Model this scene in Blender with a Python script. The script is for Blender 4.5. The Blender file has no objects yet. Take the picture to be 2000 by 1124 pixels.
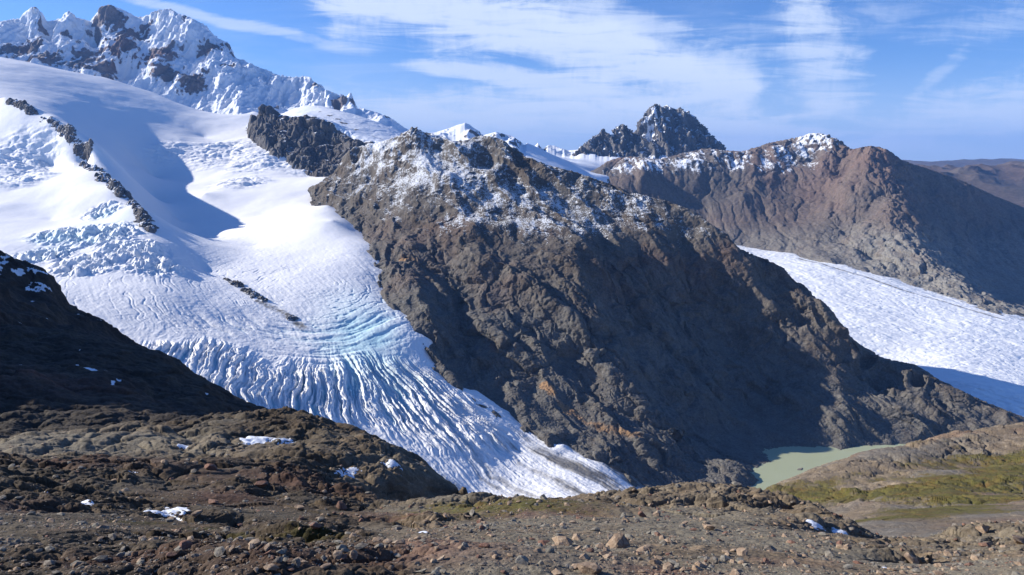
import bpy, math, random
import numpy as np
from concurrent.futures import ThreadPoolExecutor
from mathutils import Vector, Matrix

S = bpy.context.scene
R = math.radians

# ------------------------------------------------------------------ camera
PITCH = R(9.48)
FPX = 1388.9
cam_d = bpy.data.cameras.new('camera')
cam_d.lens = 25.0
cam_d.sensor_width = 36.0
cam_d.clip_start = 0.1
cam_d.clip_end = 120000.0
cam = bpy.data.objects.new('camera', cam_d)
S.collection.objects.link(cam)
cam.location = (0, 0, 0)
cam.rotation_euler = (R(90) - PITCH, 0, 0)
S.camera = cam

# ------------------------------------------------------------------ light
SUN_AZ = R(-73)          # measured from +Y, negative = to the left
SUN_EL = R(25.5)
S.view_settings.view_transform = 'Standard'
S.view_settings.look = 'None'
S.view_settings.gamma = 1
S.view_settings.exposure = 0.74
S.cycles.max_bounces = 5
S.cycles.diffuse_bounces = 1
S.cycles.glossy_bounces = 1
S.cycles.volume_bounces = 0
S.cycles.use_denoising = True

sd = bpy.data.lights.new('sun', 'SUN')
sd.energy = 5.0
sd.angle = R(0.5)
sd.color = (1.0, 0.93, 0.83)
sun = bpy.data.objects.new('sun', sd)
S.collection.objects.link(sun)
sv = Vector((math.sin(SUN_AZ) * math.cos(SUN_EL), math.cos(SUN_AZ) * math.cos(SUN_EL), math.sin(SUN_EL)))
sun.rotation_euler = sv.to_track_quat('Z', 'Y').to_euler()


# ------------------------------------------------------------------ node helpers
class NT:
    def __init__(s, tree):
        s.t = tree
        s.n = tree.nodes
        s.l = tree.links

    def node(s, typ, **kw):
        n = s.n.new(typ)
        for k, v in kw.items():
            setattr(n, k, v)
        return n

    def put(s, sock, v):
        if hasattr(v, 'is_output') or isinstance(v, bpy.types.NodeSocket):
            s.l.new(v, sock)
        elif v is not None:
            if isinstance(v, (tuple, list)) and len(v) == 3 and sock.type == 'RGBA':
                v = (*v, 1)
            sock.default_value = v

    def math(s, op, a, b=None, c=None, clamp=False):
        n = s.node('ShaderNodeMath', operation=op, use_clamp=clamp)
        s.put(n.inputs[0], a)
        if b is not None: s.put(n.inputs[1], b)
        if c is not None: s.put(n.inputs[2], c)
        return n.outputs[0]

    def vmath(s, op, a, b=None):
        n = s.node('ShaderNodeVectorMath', operation=op)
        s.put(n.inputs[0], a)
        if b is not None: s.put(n.inputs[1], b)
        return n.outputs[0]

    def mix(s, f, a, b, mode='MIX'):
        n = s.node('ShaderNodeMix', data_type='RGBA', blend_type=mode)
        s.put(n.inputs[0], f)
        s.put(n.inputs[6], a)
        s.put(n.inputs[7], b)
        return n.outputs[2]

    def ss(s, x, lo, hi):
        n = s.node('ShaderNodeMapRange', interpolation_type='SMOOTHSTEP')
        s.put(n.inputs[0], x)
        n.inputs[1].default_value = lo
        n.inputs[2].default_value = hi
        return n.outputs[0]

    def noise(s, vec, scale, detail=6, rough=.55, dist=0., lac=2.0):
        n = s.node('ShaderNodeTexNoise')
        s.put(n.inputs['Vector'], vec)
        n.inputs['Scale'].default_value = scale
        n.inputs['Detail'].default_value = detail
        n.inputs['Roughness'].default_value = rough
        n.inputs['Lacunarity'].default_value = lac
        n.inputs['Distortion'].default_value = dist
        return n.outputs['Fac']

    def attr(s, name):
        n = s.node('ShaderNodeAttribute', attribute_name=name)
        return n.outputs['Fac']

    def mapping(s, vec, scale=(1, 1, 1), rot=(0, 0, 0), loc=(0, 0, 0)):
        n = s.node('ShaderNodeMapping')
        s.put(n.inputs['Vector'], vec)
        n.inputs['Scale'].default_value = scale
        n.inputs['Rotation'].default_value = rot
        n.inputs['Location'].default_value = loc
        return n.outputs[0]


def ray(px, py):
    """pixel of the 2000x1124 photograph -> (x/y, z/y) of the world direction through it"""
    u = (px - 1000.) / FPX
    v = (562. - py) / FPX
    c = math.cos(PITCH) + v * math.sin(PITCH)
    return u / c, (v * math.cos(PITCH) - math.sin(PITCH)) / c


# ------------------------------------------------------------------ world: sky with high cirrus
W = bpy.data.worlds.new('World')
S.world = W
W.use_nodes = True
k = NT(W.node_tree)
k.n.clear()
sky = k.node('ShaderNodeTexSky', sky_type='NISHITA')
sky.sun_disc = False
sky.sun_elevation = SUN_EL
sky.sun_rotation = SUN_AZ % (2 * math.pi)
sky.altitude = 1300
sky.air_density = 1.0
sky.dust_density = 0.3
sky.ozone_density = 3.0
tc = k.node('ShaderNodeTexCoord')
sep = k.node('ShaderNodeSeparateXYZ')
k.put(sep.inputs[0], tc.outputs['Generated'])
dx, dy, dz = sep.outputs
# gnomonic coordinates of the sky direction
yy = k.math('MAXIMUM', dy, 0.05)
ca = k.math('DIVIDE', dx, yy)
ce = k.math('DIVIDE', dz, yy)
comb = k.node('ShaderNodeCombineXYZ')
k.put(comb.inputs[0], ca)
k.put(comb.inputs[1], ce)
sk2 = comb.outputs[0]


# three shared noises: slow warp, long fibres, cross ripples
wn_ = k.math('SUBTRACT', k.noise(sk2, 4.0, 2, .5), .5)
wn2_ = k.math('SUBTRACT', k.noise(k.mapping(sk2, (1, 1, 1), loc=(7, 3, 0)), 11.0, 2, .5), .5)
fib = k.math('SUBTRACT', k.noise(k.mapping(sk2, (6.5, 50, 1), rot=(0, 0, .24)), 1.0, 7, .66, .9), .5)
rip = k.math('SUBTRACT', k.noise(k.mapping(sk2, (60, 26, 1), rot=(0, 0, -.35)), 1.0, 4, .62, .9), .5)


def band(px0, py0, px1, py1, w0, w1, amt, fade=.25, thick=1.0, ra=1.0):
    """opacity of a cirrus band along the sky line joining two directions"""
    a0, e0 = ray(px0, py0)
    a1, e1 = ray(px1, py1)
    L = math.hypot(a1 - a0, e1 - e0)
    ux, uy = (a1 - a0) / L, (e1 - e0) / L
    wv = (w0 + w1) * .5 / FPX
    da = k.math('SUBTRACT', ca, a0)
    de = k.math('SUBTRACT', ce, e0)
    t = k.math('ADD', k.math('MULTIPLY', da, ux / L), k.math('MULTIPLY', de, uy / L))
    n = k.math('SUBTRACT', k.math('MULTIPLY', de, ux), k.math('MULTIPLY', da, uy))
    n = k.math('ADD', n, k.math('MULTIPLY', wn_, wv * 1.8))
    n = k.math('ADD', n, k.math('MULTIPLY', wn2_, wv * 1.2))
    wid = k.math('MULTIPLY_ADD', t, (w1 - w0) / FPX, w0 / FPX)
    nn = k.math('ABSOLUTE', k.math('DIVIDE', n, k.math('MAXIMUM', wid, .002)))
    t2 = k.math('ADD', t, k.math('MULTIPLY', wn2_, .25))
    prof = k.math('MULTIPLY', k.ss(t2, -fade, fade), k.math('SUBTRACT', 1., k.ss(t2, 1 - fade * .6, 1 + fade * .6)))
    m = k.math('MULTIPLY', k.math('SUBTRACT', 1., k.ss(nn, .2, 1.35)), prof)
    d = k.math('ADD', k.math('MULTIPLY', m, thick), k.math('MULTIPLY', fib, 2.3))
    d = k.math('ADD', d, k.math('MULTIPLY', rip, .55 * ra))
    return k.math('MULTIPLY', k.math('MULTIPLY', k.ss(d, .15, 1.15), amt * .95), k.ss(m, 0., .35))


cov = None
for b in [band(640, -50, 1500, 200, 95, 62, .95, .12, 1.15), band(1000, -10, 1500, 150, 80, 50, .7, .2, .95), band(790, 120, 1330, 215, 16, 42, .85, .2, 1.05),
          band(600, 205, 1600, 275, 60, 62, .9, .25, 1.0), band(1540, -30, 1640, 235, 60, 90, .8, .25, .85), band(1775, 200, 1885, 105, 14, 16, .5, .45, .75, .9),
          band(230, -5, 720, 100, 10, 16, .6, .2, .95, .5), band(1600, 300, 2150, 190, 55, 90, .8, .3, .9), band(1800, 70, 2150, 0, 40, 50, .45, .3, .7), band(1380, 60, 1800, 40, 40, 50, .4, .3, .6)]:
    cov = b if cov is None else k.math('SUBTRACT', k.math('ADD', cov, b), k.math('MULTIPLY', cov, b))
veil = k.math('MULTIPLY', k.ss(k.math('MULTIPLY_ADD', fib, 1.0, wn_), -.1, .5), .30)
veil = k.math('MULTIPLY', veil, k.math('SUBTRACT', 1., k.ss(ce, .08, .34)))
low = k.math('SUBTRACT', 1., k.ss(ce, -.03, .17))
veil = k.math('ADD', veil, k.math('MULTIPLY', low, .80))
cov = k.math('SUBTRACT', k.math('ADD', cov, veil), k.math('MULTIPLY', cov, veil))
hs = k.node('ShaderNodeHueSaturation')
k.put(hs.inputs['Color'], sky.outputs[0])
hs.inputs['Saturation'].default_value = 1.02
hs.inputs['Value'].default_value = 1.25
tint = k.mix(1.0, hs.outputs[0], (.76, 1.02, 1.48), 'MULTIPLY')
col = k.mix(cov, tint, (9.6, 10.9, 13.2))
bg = k.node('ShaderNodeBackground')
k.put(bg.inputs[0], col)
bg.inputs[1].default_value = 0.052
wo = k.node('ShaderNodeOutputWorld')
k.l.new(bg.outputs[0], wo.inputs[0])

# ------------------------------------------------------------------ numpy noise
rng = np.random.RandomState(7)
PERM = rng.permutation(256).astype(np.int32)
PERM = np.concatenate([PERM, PERM, PERM])
GR = rng.normal(size=(256, 3)).astype(np.float32)
GR /= np.linalg.norm(GR, axis=1)[:, None]
GX, GY, GZ = [np.ascontiguousarray(GR[:, i]) * 1.6 for i in range(3)]
POOL = ThreadPoolExecutor(4)


def _perlin(x, y, z):
    xf = np.floor(x); yf = np.floor(y); zf = np.floor(z)
    xi = xf.astype(np.int32) & 255; yi = yf.astype(np.int32) & 255; zi = zf.astype(np.int32) & 255
    x = x - xf; y = y - yf; z = z - zf
    u = x * x * x * (x * (x * 6 - 15) + 10)
    v = y * y * y * (y * (y * 6 - 15) + 10)
    w = z * z * z * (z * (z * 6 - 15) + 10)
    A = PERM[xi]; B = PERM[xi + 1]
    AA = PERM[A + yi]; AB = PERM[A + yi + 1]; BA = PERM[B + yi]; BB = PERM[B + yi + 1]

    def g(h, X, Y, Z):
        return GX[h] * X + GY[h] * Y + GZ[h] * Z
    x1 = x - 1; y1 = y - 1; z1 = z - 1
    a = g(PERM[AA + zi], x, y, z); b = g(PERM[BA + zi], x1, y, z)
    c = g(PERM[AB + zi], x, y1, z); d = g(PERM[BB + zi], x1, y1, z)
    l0 = a + u * (b - a); l1 = c + u * (d - c); m0 = l0 + v * (l1 - l0)
    a = g(PERM[AA + zi + 1], x, y, z1); b = g(PERM[BA + zi + 1], x1, y, z1)
    c = g(PERM[AB + zi + 1], x, y1, z1); d = g(PERM[BB + zi + 1], x1, y1, z1)
    l0 = a + u * (b - a); l1 = c + u * (d - c); m1 = l0 + v * (l1 - l0)
    return m0 + w * (m1 - m0)


def fbm(P, wl, octs, gain=.5, mode='f', seed=0., scale=(1, 1, 1)):
    """fractal noise of points P (n,3); wl = wavelength of the first octave; mode f / r(idged) / b(illow)"""
    P = P.reshape(-1, 3)
    n = len(P)
    out = np.empty(n, np.float32)
    CH = 1 << 15

    def run(i):
        x = (P[i:i + CH, 0] * (scale[0] / wl) + seed * 17.13).astype(np.float32)
        y = (P[i:i + CH, 1] * (scale[1] / wl) + seed * 31.71).astype(np.float32)
        z = (P[i:i + CH, 2] * (scale[2] / wl) + seed * 7.37).astype(np.float32)
        acc = 0; amp = 1.; tot = 0; wgt = 1.
        for o in range(octs):
            v = _perlin(x, y, z)
            if mode == 'r':
                v = 1 - np.abs(v) * 1.5
                v = np.clip(v, 0, 1) ** 2 * wgt
                wgt = np.clip(v * 1.6, 0, 1)
            elif mode == 'b':
                v = np.abs(v) * 2
            acc = acc + v * amp
            tot += amp
            amp *= gain
            x = x * 2.03 + 13.7; y = y * 2.03 + 5.1; z = z * 2.03 + 9.3
        out[i:i + CH] = acc / tot
    list(POOL.map(run, range(0, n, CH)))
    return out


def facet(P, wl, seed=0., scale=(1, 1), zt=.6, off=.5):
    """broken rock: every cell of a warped cell pattern is a slab with a tilt of its own; second result: distance to the joint"""
    n = len(P)
    out = np.empty(n, np.float32); gap = np.empty(n, np.float32)
    CH = 1 << 15
    hr = np.random.RandomState(int(seed * 10) + 3)
    JX, JY, TX, TY, TO = [hr.uniform(a_, b_, 256).astype(np.float32) for a_, b_ in ((.1, .9), (.1, .9), (-1, 1), (-1, 1), (-1, 1))]

    def run(i):
        p = P[i:i + CH]
        x = ((p[:, 0] + p[:, 2] * .15) * scale[0] / wl + seed * 3.7).astype(np.float32)
        y = ((p[:, 1] * .8 + p[:, 2] * zt) * scale[1] / wl + seed * 9.1).astype(np.float32)
        xf = np.floor(x).astype(np.int32); yf = np.floor(y).astype(np.int32)
        f1 = np.full(len(x), 9., np.float32); f2 = f1.copy(); val = np.zeros(len(x), np.float32)
        for a_ in (-1, 0, 1):
            for b_ in (-1, 0, 1):
                h = PERM[PERM[(xf + a_) & 255] + ((yf + b_) & 255)]
                ddx = x - (xf + a_ + JX[h]); ddy = y - (yf + b_ + JY[h])
                d2 = ddx * ddx + ddy * ddy
                m = d2 < f1
                f2 = np.where(m, f1, np.minimum(f2, d2))
                f1 = np.where(m, d2, f1)
                val = np.where(m, TX[h] * ddx + TY[h] * ddy + TO[h] * off, val)
        out[i:i + CH] = val; gap[i:i + CH] = np.sqrt(f2) - np.sqrt(f1)
    list(POOL.map(run, range(0, n, CH)))
    return out, gap


def slabs(P, wl, amp, seed, scale=(1, 1), warpa=.35, zt=.6, crack=.5):
    """three sizes of broken slabs with joints between them"""
    Q = P + np.stack([fbm(P, wl * .8, 3, .55, seed=seed + 40), fbm(P, wl * .8, 3, .55, seed=seed + 41), np.zeros(len(P))], -1) * wl * warpa
    t_ = 0
    for i, f in enumerate((1., .43, .19)):
        v, gp_ = facet(Q, wl * f, seed + i, scale, zt)
        t_ = t_ + amp * f ** .9 * (v * .8 - crack * (1 - sst(gp_, 0, .22)))
    return t_


def sst(x, lo, hi):
    t = np.clip((x - lo) / (hi - lo), 0, 1)
    return t * t * (3 - 2 * t)


# ------------------------------------------------------------------ landforms as interpolated height surfaces
def dens(line, step=12):
    out = []
    for (x0, y0, Y0), (x1, y1, Y1) in zip(line[:-1], line[1:]):
        n = max(1, int(math.hypot(x1 - x0, y1 - y0) / step))
        for i in range(n):
            t = i / n
            out.append((x0 + (x1 - x0) * t, y0 + (y1 - y0) * t, math.exp(math.log(Y0) * (1 - t) + math.log(Y1) * t)))
    out.append(tuple(line[-1]))
    return out


def lineY(pts, ys):
    """pixel polyline + list of (px, Y) -> polyline with distances"""
    xs = [p[0] for p in ys]; vs = [math.log(p[1]) for p in ys]
    return [(x, y, math.exp(np.interp(x, xs, vs))) for x, y in pts]


def drop(line, f, ds, dpx=0):
    """points behind (f>1) or before (f<1) a line, ds lower in z/y"""
    out = []
    for x, y, Y in line:
        a, s = ray(x + dpx, y)
        out.append(('r', a, Y * f, s - ds))
    return out


class Surf:
    def __init__(s, pts, kern='lin', smooth=0.):
        A = []
        for p in pts:
            if p[0] == 'r':
                A.append((p[1], math.log(p[2]), p[3]))
            elif p[0] == 'z':            # pixel column + height and distance
                a, _ = ray(p[1], p[2] if len(p) > 4 else 500)
                A.append((a, math.log(p[-2]), p[-1] / p[-2]))
            else:
                a, sl = ray(p[0], p[1])
                A.append((a, math.log(p[2]), sl))
        A = np.array(A, float)
        # remove near duplicates
        keep = []
        for i in range(len(A)):
            if all((A[i, 0] - A[j, 0]) ** 2 + (A[i, 1] - A[j, 1]) ** 2 > 1e-6 for j in keep):
                keep.append(i)
        A = A[keep]
        s.X = A[:, :2]; s.kern = kern
        n = len(A)
        K = s._k(np.sqrt(((s.X[:, None] - s.X[None]) ** 2).sum(-1)))
        K[np.arange(n), np.arange(n)] += smooth
        Pm = np.c_[np.ones(n), s.X]
        M = np.zeros((n + 3, n + 3))
        M[:n, :n] = K; M[:n, n:] = Pm; M[n:, :n] = Pm.T
        s.w = np.linalg.solve(M, np.r_[A[:, 2], 0, 0, 0])

    def _k(s, r):
        if s.kern == 'lin': return -r
        if s.kern == 'tps': return r * r * np.log(r + 1e-12)
        return r ** 1.5 * -1

    def __call__(s, a, l):
        sh = np.shape(a)
        a = np.ravel(a).astype(float); l = np.ravel(l).astype(float)
        out = np.empty(len(a))
        n = len(s.X)
        CH = 4096

        def run(i):
            aa = a[i:i + CH]; ll = l[i:i + CH]
            r = np.sqrt((aa[:, None] - s.X[None, :, 0]) ** 2 + (ll[:, None] - s.X[None, :, 1]) ** 2)
            out[i:i + CH] = s._k(r) @ s.w[:n] + s.w[n] + s.w[n + 1] * aa + s.w[n + 2] * ll
        list(POOL.map(run, range(0, len(a), CH)))
        return out.reshape(sh)

    def hit(s, px, py, Y0, Y1, n=400):
        """where the sight line through a photo point meets the surface"""
        a, sl = ray(px, py)
        l = np.linspace(math.log(Y0), math.log(Y1), n)
        v = s(np.full(n, a), l) - sl
        i = np.argmax(v > 0)
        if v[i] <= 0: i = int(np.argmax(v))
        Y = math.exp(l[i])
        return np.array((a * Y, Y, float(s(np.array([a]), np.array([l[i]]))[0]) * Y))


class Grid:
    """a fan-shaped grid in plan: columns x/y, rows distance"""
    def __init__(g, surf, a0, a1, Y0, Y1, na, nr, ys=None, post=None):
        g.na, g.nr = na, nr
        g.a = np.linspace(a0, a1, na)
        g.l = np.linspace(math.log(Y0), math.log(Y1), nr) if ys is None else ys
        ca = np.linspace(a0, a1, na // 3 + 1)
        cl = np.interp(np.linspace(0, 1, nr // 3 + 1), np.linspace(0, 1, nr), g.l)
        L, A = np.meshgrid(cl, ca, indexing='ij')
        sl = surf(A, L)
        # bilinear upsample
        t = np.empty((nr, len(ca)))
        for j in range(len(ca)):
            t[:, j] = np.interp(g.l, cl, sl[:, j])
        f = np.empty((nr, na))
        for i in range(nr):
            f[i] = np.interp(g.a, ca, t[i])
        Y = np.exp(g.l)[:, None] * np.ones((1, na))
        g.V = np.empty((nr, na, 3), np.float32)
        g.V[..., 0] = g.a[None] * Y
        g.V[..., 1] = Y
        g.V[..., 2] = f * Y
        g.attrs = {}

    def P(g): return g.V.reshape(-1, 3)

    def normals(g):
        dr = np.gradient(g.V, axis=0); dc = np.gradient(g.V, axis=1)
        n = np.cross(dc, dr)
        n /= np.linalg.norm(n, axis=2)[..., None] + 1e-12
        return n

    def blur(g, arr, it=2):
        for _ in range(it):
            p = np.pad(arr, ((1, 1), (1, 1)) + ((0, 0),) * (arr.ndim - 2), mode='edge')
            arr = (p[1:-1, 1:-1] * 2 + p[:-2, 1:-1] + p[2:, 1:-1] + p[1:-1, :-2] + p[1:-1, 2:]) / 6
        return arr

    def disp(g, d, along='n', nb=3):
        d = np.asarray(d).reshape(g.nr, g.na)
        if along == 'z':
            g.V[..., 2] += d
        else:
            n = g.blur(g.normals(), nb)
            n /= np.linalg.norm(n, axis=2)[..., None] + 1e-12
            g.V += n * d[..., None]

    def fit(g, line, lo=.93, hi=1.07, sm=4, reach=.12, it=2):
        """bring the crest of the roughened ground back to the height the crest line has"""
        A = np.array([(*ray(x, y), math.log(Y)) for x, y, Y in line])
        o_ = np.argsort(A[:, 0]); A = A[o_]
        ts = np.interp(g.a, A[:, 0], A[:, 1]); tl = np.interp(g.a, A[:, 0], A[:, 2])
        inside = (g.a >= A[0, 0]) & (g.a <= A[-1, 0])
        kx = np.arange(-3 * sm, 3 * sm + 1); kr = np.exp(-(kx / sm) ** 2 / 2.); kr /= kr.sum()
        for _ in range(it):
            sl = g.V[..., 2] / g.V[..., 1]
            dl = g.l[:, None] - tl[None]
            w = (dl > math.log(lo)) & (dl < math.log(hi))
            act = np.where(w, sl, -9).max(0)
            de = np.where(inside & (act > -8), ts - act, 0)
            de = np.convolve(np.pad(de, 3 * sm, mode='edge'), kr, 'valid')
            wt_ = np.where(dl > 0, 1., np.exp(-(dl / reach) ** 2))
            g.V[..., 2] += (de[None] * wt_) * g.V[..., 1]

    def mesh(g, name, mat, sel=None):
        nr, na = g.nr, g.na
        idx = np.arange(nr * na, dtype=np.int32).reshape(nr, na)
        q = np.stack([idx[:-1, :-1], idx[:-1, 1:], idx[1:, 1:], idx[1:, :-1]], -1).reshape(-1, 4)
        V = g.P()
        at = dict(g.attrs)
        if sel is not None:
            q = q[sel.reshape(-1)]
            used = np.unique(q)
            rem = np.zeros(nr * na, np.int32); rem[used] = np.arange(len(used))
            q = rem[q]; V = V[used]
            at = {k_: v.reshape(-1)[used] for k_, v in at.items()}
        return raw_mesh(name, V, q, mat, at)


def raw_mesh(name, V, q, mat, at=None, smooth=True):
    me = bpy.data.meshes.new(name)
    k_ = q.shape[1]
    me.vertices.add(len(V)); me.loops.add(len(q) * k_); me.polygons.add(len(q))
    me.vertices.foreach_set('co', np.ascontiguousarray(V, np.float32).ravel())
    me.loops.foreach_set('vertex_index', np.ascontiguousarray(q, np.int32).ravel())
    me.polygons.foreach_set('loop_start', np.arange(0, len(q) * k_, k_, dtype=np.int32))
    me.update(calc_edges=True)
    if smooth:
        me.shade_smooth()
    else:
        me.shade_flat()
    for kk, v in (at or {}).items():
        A = me.attributes.new(kk, 'FLOAT', 'POINT')
        A.data.foreach_set('value', np.ascontiguousarray(v, np.float32).ravel())
    me.materials.append(mat)
    o = bpy.data.objects.new(name, me)
    S.collection.objects.link(o)
    return o


def tag(o, label=None, cat=None, group=None, kind=None):
    if label: o['label'] = label
    if cat: o['category'] = cat
    if group: o['group'] = group
    if kind: o['kind'] = kind
    return o


def blob(P, c, rx, ry=None, ang=0.):
    """soft patch on the ground round the world point c"""
    ry = ry or rx
    dx = P[:, 0] - c[0]; dy = P[:, 1] - c[1]
    ca_, sa_ = math.cos(ang), math.sin(ang)
    u = (dx * ca_ + dy * sa_) / rx; v = (-dx * sa_ + dy * ca_) / ry
    return np.exp(-(u * u + v * v))


def linedist(P, line):
    """plan distance of the points P to a polyline of world points, and the parameter along it"""
    best = np.full(len(P), 1e9); par = np.zeros(len(P))
    L = 0.
    for p, q in zip(line[:-1], line[1:]):
        dx, dy = q[0] - p[0], q[1] - p[1]
        ll = math.hypot(dx, dy) + 1e-9
        t = np.clip(((P[:, 0] - p[0]) * dx + (P[:, 1] - p[1]) * dy) / ll ** 2, 0, 1)
        d = np.hypot(P[:, 0] - p[0] - t * dx, P[:, 1] - p[1] - t * dy)
        m = d < best
        best[m] = d[m]; par[m] = (L + t * ll)[m]
        L += ll
    return best, par, L


# ------------------------------------------------------------------ materials
def rock_mat(name, c1, c2, c3, wl, bump=1., snow=(.80, .84, .90), ochre=(.30, .185, .10), red=(.16, .07, .05),
             moss=(.090, .083, .022), grey=(.135, .132, .122), fine=None, rough=.92, dust=1.5):
    """rock: three mottled tones, with the surface's own stains read from the mesh (snow, ochre, red, moss, grey)"""
    m = bpy.data.materials.new(name)
    m.use_nodes = True
    t = NT(m.node_tree)
    bs = t.n['Principled BSDF']
    bs.inputs['Roughness'].default_value = rough
    bs.inputs['Specular IOR Level'].default_value = .25
    pos = t.node('ShaderNodeNewGeometry').outputs['Position']
    n1 = t.noise(pos, 1 / wl, 8, .62, .6)
    n2 = t.noise(pos, 5.3 / wl, 8, .65, .3)
    n3 = t.noise(pos, 31. / wl, 6, .7)
    col = t.mix(t.ss(n1, .40, .62), c1, c2)
    col = t.mix(t.math('MULTIPLY', t.ss(n2, .48, .68), .8), col, c3)
    col = t.mix(t.math('MULTIPLY', t.attr('grey'), t.ss(n2, .2, .6)), col, grey)
    col = t.mix(t.math('MULTIPLY', t.attr('red'), t.ss(n1, .3, .55)), col, red)
    col = t.mix(t.ss(t.math('ADD', t.attr('ochre'), t.math('MULTIPLY', t.math('SUBTRACT', n2, .5), 1.2)), .35, .75), col, ochre)
    mo = t.mix(t.ss(n2, .40, .75), moss, (moss[0] * 1.25, moss[1] * .85, moss[2] * 1.1))
    col = t.mix(t.ss(t.math('ADD', t.attr('moss'), t.math('ADD', t.math('MULTIPLY', t.math('SUBTRACT', n2, .5), 1.1), t.math('MULTIPLY', t.math('SUBTRACT', n3, .5), 1.3))), .3, .7), col, mo)
    vary = t.math('MULTIPLY_ADD', n3, 2.0, .0)
    vc = t.node('ShaderNodeCombineXYZ')
    for i in range(3): t.put(vc.inputs[i], vary)
    col = t.mix(1.0, col, vc.outputs[0], 'MULTIPLY')
    n4 = t.noise(t.mapping(pos, (1.3, .8, .6)), 40. / wl, 5, .75)
    sn = t.math('ADD', t.attr('snow'), t.math('MULTIPLY', t.math('SUBTRACT', n4, .5), dust))
    sn = t.ss(sn, .32, .72)
    col = t.mix(sn, col, snow)
    t.put(bs.inputs['Base Color'], col)
    b1 = t.node('ShaderNodeBump')
    b1.inputs['Strength'].default_value = .9
    b1.inputs['Distance'].default_value = bump
    hn = t.math('ADD', t.noise(pos, (fine or 12.) / wl, 8, .65, .4), t.math('MULTIPLY', t.noise(pos, (fine or 12.) * 6 / wl, 4, .6), .35))
    t.put(b1.inputs['Height'], t.math('MULTIPLY', hn, t.math('SUBTRACT', 1., t.math('MULTIPLY', sn, .7))))
    t.put(bs.inputs['Normal'], b1.outputs[0])
    return m


def ice_mat(name, wl, bump=1., snow=(.90, .905, .91), blue=(.46, .73, .81), dirt=(.20, .19, .175)):
    m = bpy.data.materials.new(name)
    m.use_nodes = True
    t = NT(m.node_tree)
    bs = t.n['Principled BSDF']
    bs.inputs['Roughness'].default_value = .7
    bs.inputs['Specular IOR Level'].default_value = .3
    pos = t.node('ShaderNodeNewGeometry').outputs['Position']
    n2 = t.noise(pos, 6. / wl, 8, .65, .5)
    n3 = t.noise(pos, 40. / wl, 6, .7)
    ib = t.ss(t.math('ADD', t.attr('ice'), t.math('MULTIPLY', t.math('SUBTRACT', n3, .5), .5)), .15, .95)
    col = t.mix(ib, snow, blue)
    dd = t.ss(t.math('ADD', t.attr('dirt'), t.math('MULTIPLY', t.math('SUBTRACT', n2, .5), .9)), .25, 1.05)
    col = t.mix(dd, col, dirt)
    t.put(bs.inputs['Base Color'], col)
    b1 = t.node('ShaderNodeBump')
    b1.inputs['Strength'].default_value = .6
    b1.inputs['Distance'].default_value = bump
    t.put(b1.inputs['Height'], t.math('MULTIPLY', t.noise(pos, 16. / wl, 7, .62, .8), t.attr('rough')))
    t.put(bs.inputs['Normal'], b1.outputs[0])
    return m


M_MASSIF = rock_mat('massif_rock', (.112, .099, .084), (.086, .068, .054), (.160, .143, .122), 160, 4., dust=2.0)
M_PEAK = rock_mat('peak_rock', (.12, .118, .120), (.095, .088, .088), (.18, .172, .165), 260, 5., dust=.8)
M_ALP = rock_mat('alpine_rock', (.19, .165, .165), (.15, .125, .125), (.26, .225, .215), 260, 7., dust=.9)
M_BROWN = rock_mat('brown_scree', (.130, .102, .086), (.118, .104, .093), (.095, .080, .071), 420, 3., red=(.165, .105, .084), grey=(.20, .192, .172))
M_DARK = rock_mat('dark_hillside', (.044, .035, .026), (.032, .025, .019), (.078, .060, .041), 60, .8)  # albedo lowered further to stand for the shadow over the left hills
M_NEAR = rock_mat('near_ground', (.135, .102, .066), (.100, .078, .052), (.24, .18, .118), 6, .07, grey=(.165, .146, .108), fine=14.)
M_HILL = rock_mat('meadow_hill', (.18, .143, .10), (.145, .112, .078), (.27, .22, .16), 40, .9)
M_FAR = rock_mat('far_hill', (.10, .085, .072), (.085, .075, .065), (.12, .10, .088), 1200, 10.)
M_ICE = ice_mat('glacier_ice', 120, 1.5)
M_ICE2 = ice_mat('valley_ice', 120, 1.2, snow=(.84, .86, .88))

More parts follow.
